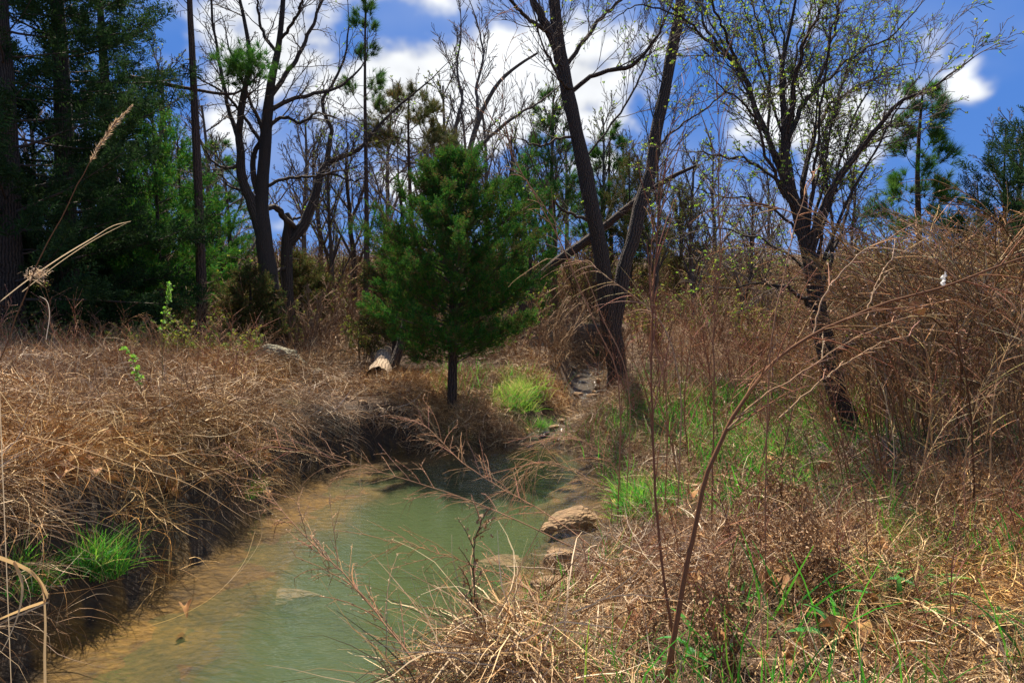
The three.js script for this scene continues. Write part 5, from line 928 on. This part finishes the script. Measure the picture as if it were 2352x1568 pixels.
// tall grass stems of the far bank, near the lens
{
  const s = stalk('tall_grass', 'tall grass stem carrying a feathery tan seed plume', [[-110, 1050], [-40, 910], [10, 795], [60, 670], [110, 555], [165, 450], [215, 355], [255, 295], [300, 240]], 2.6, 2.7, 0.003, 0.001, { n: 0, c: [0.24, 0.12, 0.06], cat: 'grass', mainBracts: 0 });
  const B = new Buf(); for (let i = 0; i < 420; i++) { const t = R(27, 36), a = Math.min(35, Math.floor(t)), q = V().lerpVectors(s.p[a], s.p[a + 1], t - a), e = V().subVectors(s.p[a + 1], s.p[a]).normalize().addScaledVector(V(G(), G() - 0.2, G()), 0.55).normalize(), l = R(0.01, 0.028) * (1.25 - Math.abs(t - 31) / 8), u = perp(e).multiplyScalar(0.0016); B.tri(q.clone().add(u), q.clone().addScaledVector(e, l), q.clone().sub(u), pick([[0.62, 0.45, 0.27], [0.5, 0.33, 0.18], [0.7, 0.55, 0.38]])); }
  mesh('seed_plume', B.geo(s.f), M.blade, s.g);
  const blade = (label, px, d0, d1, w, c, plume, rooted = true) => {
    const p = smooth(px.map(([x, y], i) => at(x, y, mix(d0, d1, i / (px.length - 1)))), 20), f = p[0].clone(); f.y = groundY(f.x, -f.z); const g = thing('bent_straw', label, 'grass', f), B2 = new Buf();
    const wid = p.map((_, i) => w * (1 - 0.75 * Math.pow(i / 20, 2))); if (!rooted) f.copy(p[0]); g.position.copy(f); B2.ribbon(rooted ? [f.clone(), ...p] : p, rooted ? [w * 0.6, ...wid] : wid, V(0.66, 0.72, 0.2).normalize(), c, 0.3); mesh('blade', B2.geo(f), M.blade, g);
    if (plume) { const Q = new Buf(); for (let i = 0; i < 150; i++) { const q = at(82 + G() * 24, 632 + G() * 13 - Math.abs(G()) * 5, d0), e = V(G() + 0.4, G() - 0.3, G()).normalize(), u = perp(e).multiplyScalar(0.0017); Q.tri(q.clone().add(u), q.clone().addScaledVector(e, R(0.012, 0.03)), q.clone().sub(u), [0.62, 0.46, 0.3]); } mesh('seed_tuft', Q.geo(f), M.blade, g); }
  };
  blade('pale grass blade bowing up with a fluffy seed tuft on it', [[-10, 700], [60, 645], [140, 590], [215, 545], [260, 518], [300, 508]], 2.7, 2.9, 0.007, [0.55, 0.42, 0.27], true);
  blade('thin pale grass blade under the bowing tufted blade', [[50, 670], [140, 600], [220, 548], [290, 512]], 2.8, 2.9, 0.004, [0.5, 0.38, 0.24], false, false);
  blade('white curled grass blade in the shade of the dark evergreens', [[105, 780], [113, 720], [106, 690], [90, 680]], 3.6, 3.6, 0.006, [0.6, 0.5, 0.38], false, false);
  blade('broad bent tan blade in the corner, folded towards the water', [[-40, 1270], [20, 1290], [70, 1315], [98, 1350], [105, 1375], [60, 1395], [0, 1420], [-60, 1450]], 1.9, 1.9, 0.014, [0.6, 0.4, 0.18], false, false);
  blade('broad tan blade dropping straight down past the folded blade', [[30, 1290], [48, 1340], [42, 1400], [20, 1460], [0, 1500]], 1.9, 1.85, 0.013, [0.6, 0.42, 0.2], false, false);
  blade('upright tan blade with a drooping tip in the corner', [[104, 1575], [103, 1500], [104, 1420], [96, 1350], [70, 1310]], 1.9, 1.9, 0.011, [0.55, 0.38, 0.19]);
  blade('long pale straw lying across the drooping grass to the water', [[5, 990], [150, 1020], [300, 1070], [430, 1110], [560, 1190]], 4.4, 4.0, 0.007, [0.55, 0.37, 0.2], false, false);
  blade('long orange straw dipping from the overhang into the water', [[585, 1220], [560, 1290], [500, 1360], [420, 1410], [300, 1450]], 3.9, 3.4, 0.006, [0.6, 0.38, 0.13], false, false);
  blade('second straw dipping into the water beside the orange straw', [[590, 1160], [600, 1230], [560, 1300], [510, 1350]], 4.0, 3.7, 0.005, [0.56, 0.38, 0.18], false, false);
  blade('straw hanging straight into the pool from the grassy overhang', [[830, 1040], [826, 1090], [828, 1140], [826, 1190]], 6.4, 6.2, 0.009, [0.6, 0.42, 0.22], false, false);
}
// ------------------------------------------------------------------ green tufts, leafy plants, fallen leaves
seed(180);
const springs = [0, 1, 2].map(() => clump({ n: 34, len: [0.1, 0.3], el: [0.7, 1.5], spread: 0.08, droop: 0.7, curl: 0.5, w: [0.004, 0.009], cols: [[0.16, 0.42, 0.03], [0.26, 0.46, 0.05], [0.10, 0.36, 0.03], [0.36, 0.44, 0.08], [0.45, 0.36, 0.14]], seg: 4, kink: 0.16 }));
function tuftsAt(n, cx, cy, rx, ry, s, label, group, kind = greens) { for (let i = 0; i < n; i++) { const h = hit(cx + G() * rx, cy + G() * ry); if (sdPool(h.x, -h.z) < -0.05) continue; const m = mesh('grass_tuft', kind[i % 3], M.green); m.position.copy(h); m.rotation.y = R(0, 6.28); m.scale.setScalar(R(...s)); tag(m, label, 'grass', group); } }
tuftsAt(80, 1190, 912, 42, 30, [0.8, 1.5], 'sunlit bright green grass tuft beside the brook at the head of the pool', 'bright grass at the head of the pool', springs);
tuftsAt(8, 1240, 985, 22, 10, [0.5, 0.9], 'low green grass tuft among the wet riffle stones', 'grass in the riffle');
tuftsAt(40, 1465, 1180, 36, 26, [0.9, 1.4], 'lush green grass tuft on the near bank above the ragged tan rock', 'lush grass by the ragged rock');
tuftsAt(9, 1405, 1290, 22, 18, [0.3, 0.6], 'small green tuft by the big curled brown leaf', 'tufts by the curled leaf');
tuftsAt(20, 225, 1310, 48, 22, [0.7, 1.2], 'green grass tuft under the far bank overhang', 'grass under the overhang');
tuftsAt(10, 90, 1340, 50, 40, [0.5, 0.9], 'shaded grass tuft in the dark corner of the far bank', 'grass in the dark corner');
tuftsAt(7, 575, 1140, 18, 14, [0.4, 0.8], 'yellow-green grass tuft at the tip of the overhang', 'grass at the overhang tip');
tuftsAt(16, 1230, 1520, 70, 30, [0.5, 0.95], 'green grass tuft at the near water edge, among drooping pale blades', 'grass at the near water edge');
tuftsAt(44, 1640, 905, 120, 30, [0.7, 1.2], 'green grass tuft in the meadow patch before the many-limbed tree', 'grass of the meadow patch');
tuftsAt(16, 2060, 880, 110, 70, [0.5, 1.1], 'green grass tuft in the shade of the brown thicket', 'grass under the thicket');
tuftsAt(34, 2150, 1270, 130, 100, [0.5, 1.0], 'green grass tuft in the shaded hollow of the near bank', 'grass of the shaded hollow');
tuftsAt(10, 1600, 1010, 70, 30, [0.4, 0.8], 'green grass tuft between the meadow patch and the leaf litter', 'grass above the leaf litter');
for (let i = 0; i < 44; i++) { // pale drooping clumps at the water edge in front
  const h = hit(1130 + R(-70, 330), 1500 + R(-70, 60)); if (sdPool(h.x, -h.z) < 0) continue;
  const m = mesh('straw_clump', pales[i % 2], M.blade); m.position.copy(h); m.rotation.set(0, Math.PI + G() * 0.9, 0); m.scale.setScalar(R(0.6, 1.0)); tag(m, 'drooping pale straw clump at the near water edge', 'dry grass', 'drooping straw at the near water edge');
}
const gLeaf = [0, 1, 2].map(() => { const B = new Buf(), pts = [], wid = [], d = V(0.35, 0.9, 0), q = V(0, 0, 0); for (let i = 0; i <= 7; i++) { const t = i / 7; pts.push(q.clone()); wid.push(Math.max(0.004, 0.05 * Math.pow(Math.sin(Math.PI * (0.08 + 0.92 * t)), 0.8))); d.y -= 0.2; d.x += 0.05; d.normalize(); q.addScaledVector(d, 1 / 7 * 0.26); } const c = pick([[0.05, 0.30, 0.04], [0.04, 0.23, 0.035], [0.10, 0.34, 0.04]]); B.ribbon(pts, wid, V(0, 0, 1), c, 0.35); return B.geo(); });
function leafyPlant(px, py, s, label, group, n = 7) { const h = hit(px, py), g = thing('leafy_plant', label, 'plant', h, group); for (let k = 0; k < n; k++) { const m = mesh('leaf', gLeaf[k % 3], M.green, g); m.rotation.set(0, k * 2.4 + R(-0.4, 0.4), G() * 0.2); m.rotation.x = G() * 0.3; m.scale.set(s * R(0.5, 1.25), s * R(0.6, 1.3), s * R(0.4, 1.0)); } }
leafyPlant(1612, 1525, 1.05, 'broad-leaved dark green plant at the foot of the forked stem', null, 8);
for (const [x, y, s] of [[1520, 1560, 0.8], [1470, 1310, 0.6], [1700, 1400, 0.6]]) leafyPlant(x, y, s, 'small lance-leaved green plant near the forked stem', 'lance-leaved plants near the forked stem', 6);
for (const [x, y, s] of [[1690, 1060, 0.8], [1790, 1050, 0.7], [1840, 1000, 0.7], [1720, 1095, 0.6]]) leafyPlant(x, y, s, 'flat-leaved green plant in the litter before the many-limbed tree', 'flat-leaved plants before the tree', 6);
for (let i = 0; i < 30; i++) leafyPlant(R(1850, 2390), R(1060, 1540), R(0.45, 1.1), 'broad-leaved green plant in the shaded tangle of the near bank', 'broad-leaved plants of the shaded tangle', 6);
for (const [x, y, s] of [[1245, 1395, 0.7], [1290, 1410, 0.8], [1200, 1400, 0.5]]) leafyPlant(x, y, s, 'fresh green plant behind the straw at the water edge, below the pale rocks', 'fresh plants below the pale rocks', 5);
for (const [pts, d, l] of [[[[370, 760], [378, 720], [388, 680], [392, 655]], 6.5, 'thin green vine climbing a dry stalk on the far bank'], [[[322, 890], [312, 850], [300, 815], [280, 798]], 6.3, 'short yellow-green leafy shoot standing in the far bank straw']]) {
  const p = smooth(pts.map(([x, y]) => at(x, y, d)), 12), f = p[0].clone(); f.y = groundY(f.x, -f.z); const g = thing('leafy_shoot', l, 'plant', f), B = new Buf(); B.tube([f.clone(), ...p], along([0.004, 0.002], 13), 4, [0.2, 0.16, 0.06]); mesh('stem', B.geo(f), M.weed, g);
  instances('leaves', budLeaf, M.bud, Array.from({ length: 40 }, () => { const q = p[Math.floor(R(1, 13))]; return { p: q.clone().add(V(G() * 0.025, G() * 0.02, G() * 0.025)).sub(f), ry: R(0, 6), tx: R(-1, 1), s: R(0.02, 0.04), c: [0.7, 0.95, 1] }; }), g);
}
// fallen leaves one can pick out
function leafAt(px, py, s, label, group, up = 0.05) { const h = hit(px, py), m = mesh('dead_leaf', pick(deadLeaves), M.leaf); m.position.copy(h).addScaledVector(UP, up); m.rotation.set(G() * 0.8, R(0, 6.28), G() * 0.8); m.scale.setScalar(s); tag(m, label, 'leaf', group); return m; }
leafAt(1428, 1228, 1.7, 'big curled rust-brown leaf lying above the pale rocks', null, 0.07);
for (let i = 0; i < 130; i++) leafAt(R(1380, 2050), R(960, 1560), R(0.55, 1.2), 'curled brown dead leaf lying in the litter of the near bank', 'dead leaves of the near bank', R(0.03, 0.1));
for (let i = 0; i < 60; i++) leafAt(R(120, 640), R(930, 1180), R(0.7, 1.3), 'brown dead leaf caught in the straw of the far bank', 'dead leaves of the far bank', R(0.1, 0.22));
for (const [x, y] of [[425, 1412], [310, 1352]]) { const q = onPlane(x, y, 0.012), m = mesh('dead_leaf', deadLeaves[1], M.leaf); m.position.copy(q); m.rotation.y = 0.6; m.scale.setScalar(0.9); tag(m, 'brown dead leaf floating on the pool', 'leaf', 'floating leaves'); }
// a torn white scrap caught in the thicket
{
  const B = new Buf(), rows = []; for (let i = 0; i <= 5; i++) { const r = []; for (let k = 0; k <= 4; k++) r.push(B.v(V((k / 4 - 0.5) * 0.055 + noise(i, k, 2) * 0.012, (0.5 - i / 5) * 0.075 + noise(k, i, 7) * 0.012, noise(i * 0.7, k * 0.7, 4) * 0.04), V(0, 0, 1), k / 4, i / 5, [1, 1, 1])); rows.push(r); }
  for (let i = 0; i < 5; i++) for (let k = 0; k < 4; k++) if (!(i > 2 && k > 1)) B.i.push(rows[i][k], rows[i + 1][k], rows[i][k + 1], rows[i][k + 1], rows[i + 1][k], rows[i + 1][k + 1]);
  const g = B.geo(); g.computeVertexNormals(); const m = mesh('paper_scrap', g, M.paper); m.position.copy(at(2168, 640, 3.3)); m.rotation.set(0.2, 0.9, 0.5); m.scale.setScalar(0.8); tag(m, 'torn white scrap of litter caught in the brown thicket stalks', 'paper scrap');
  const c = mesh('curled_leaf', deadLeaves[3], M.leaf); c.position.copy(at(2108, 712, 3.2)); c.rotation.set(1.2, 0.4, 0.5); c.scale.setScalar(0.8); tag(c, 'curled tan leaf hanging in the thicket below the white scrap', 'leaf');
}

renderer.render(scene, camera);
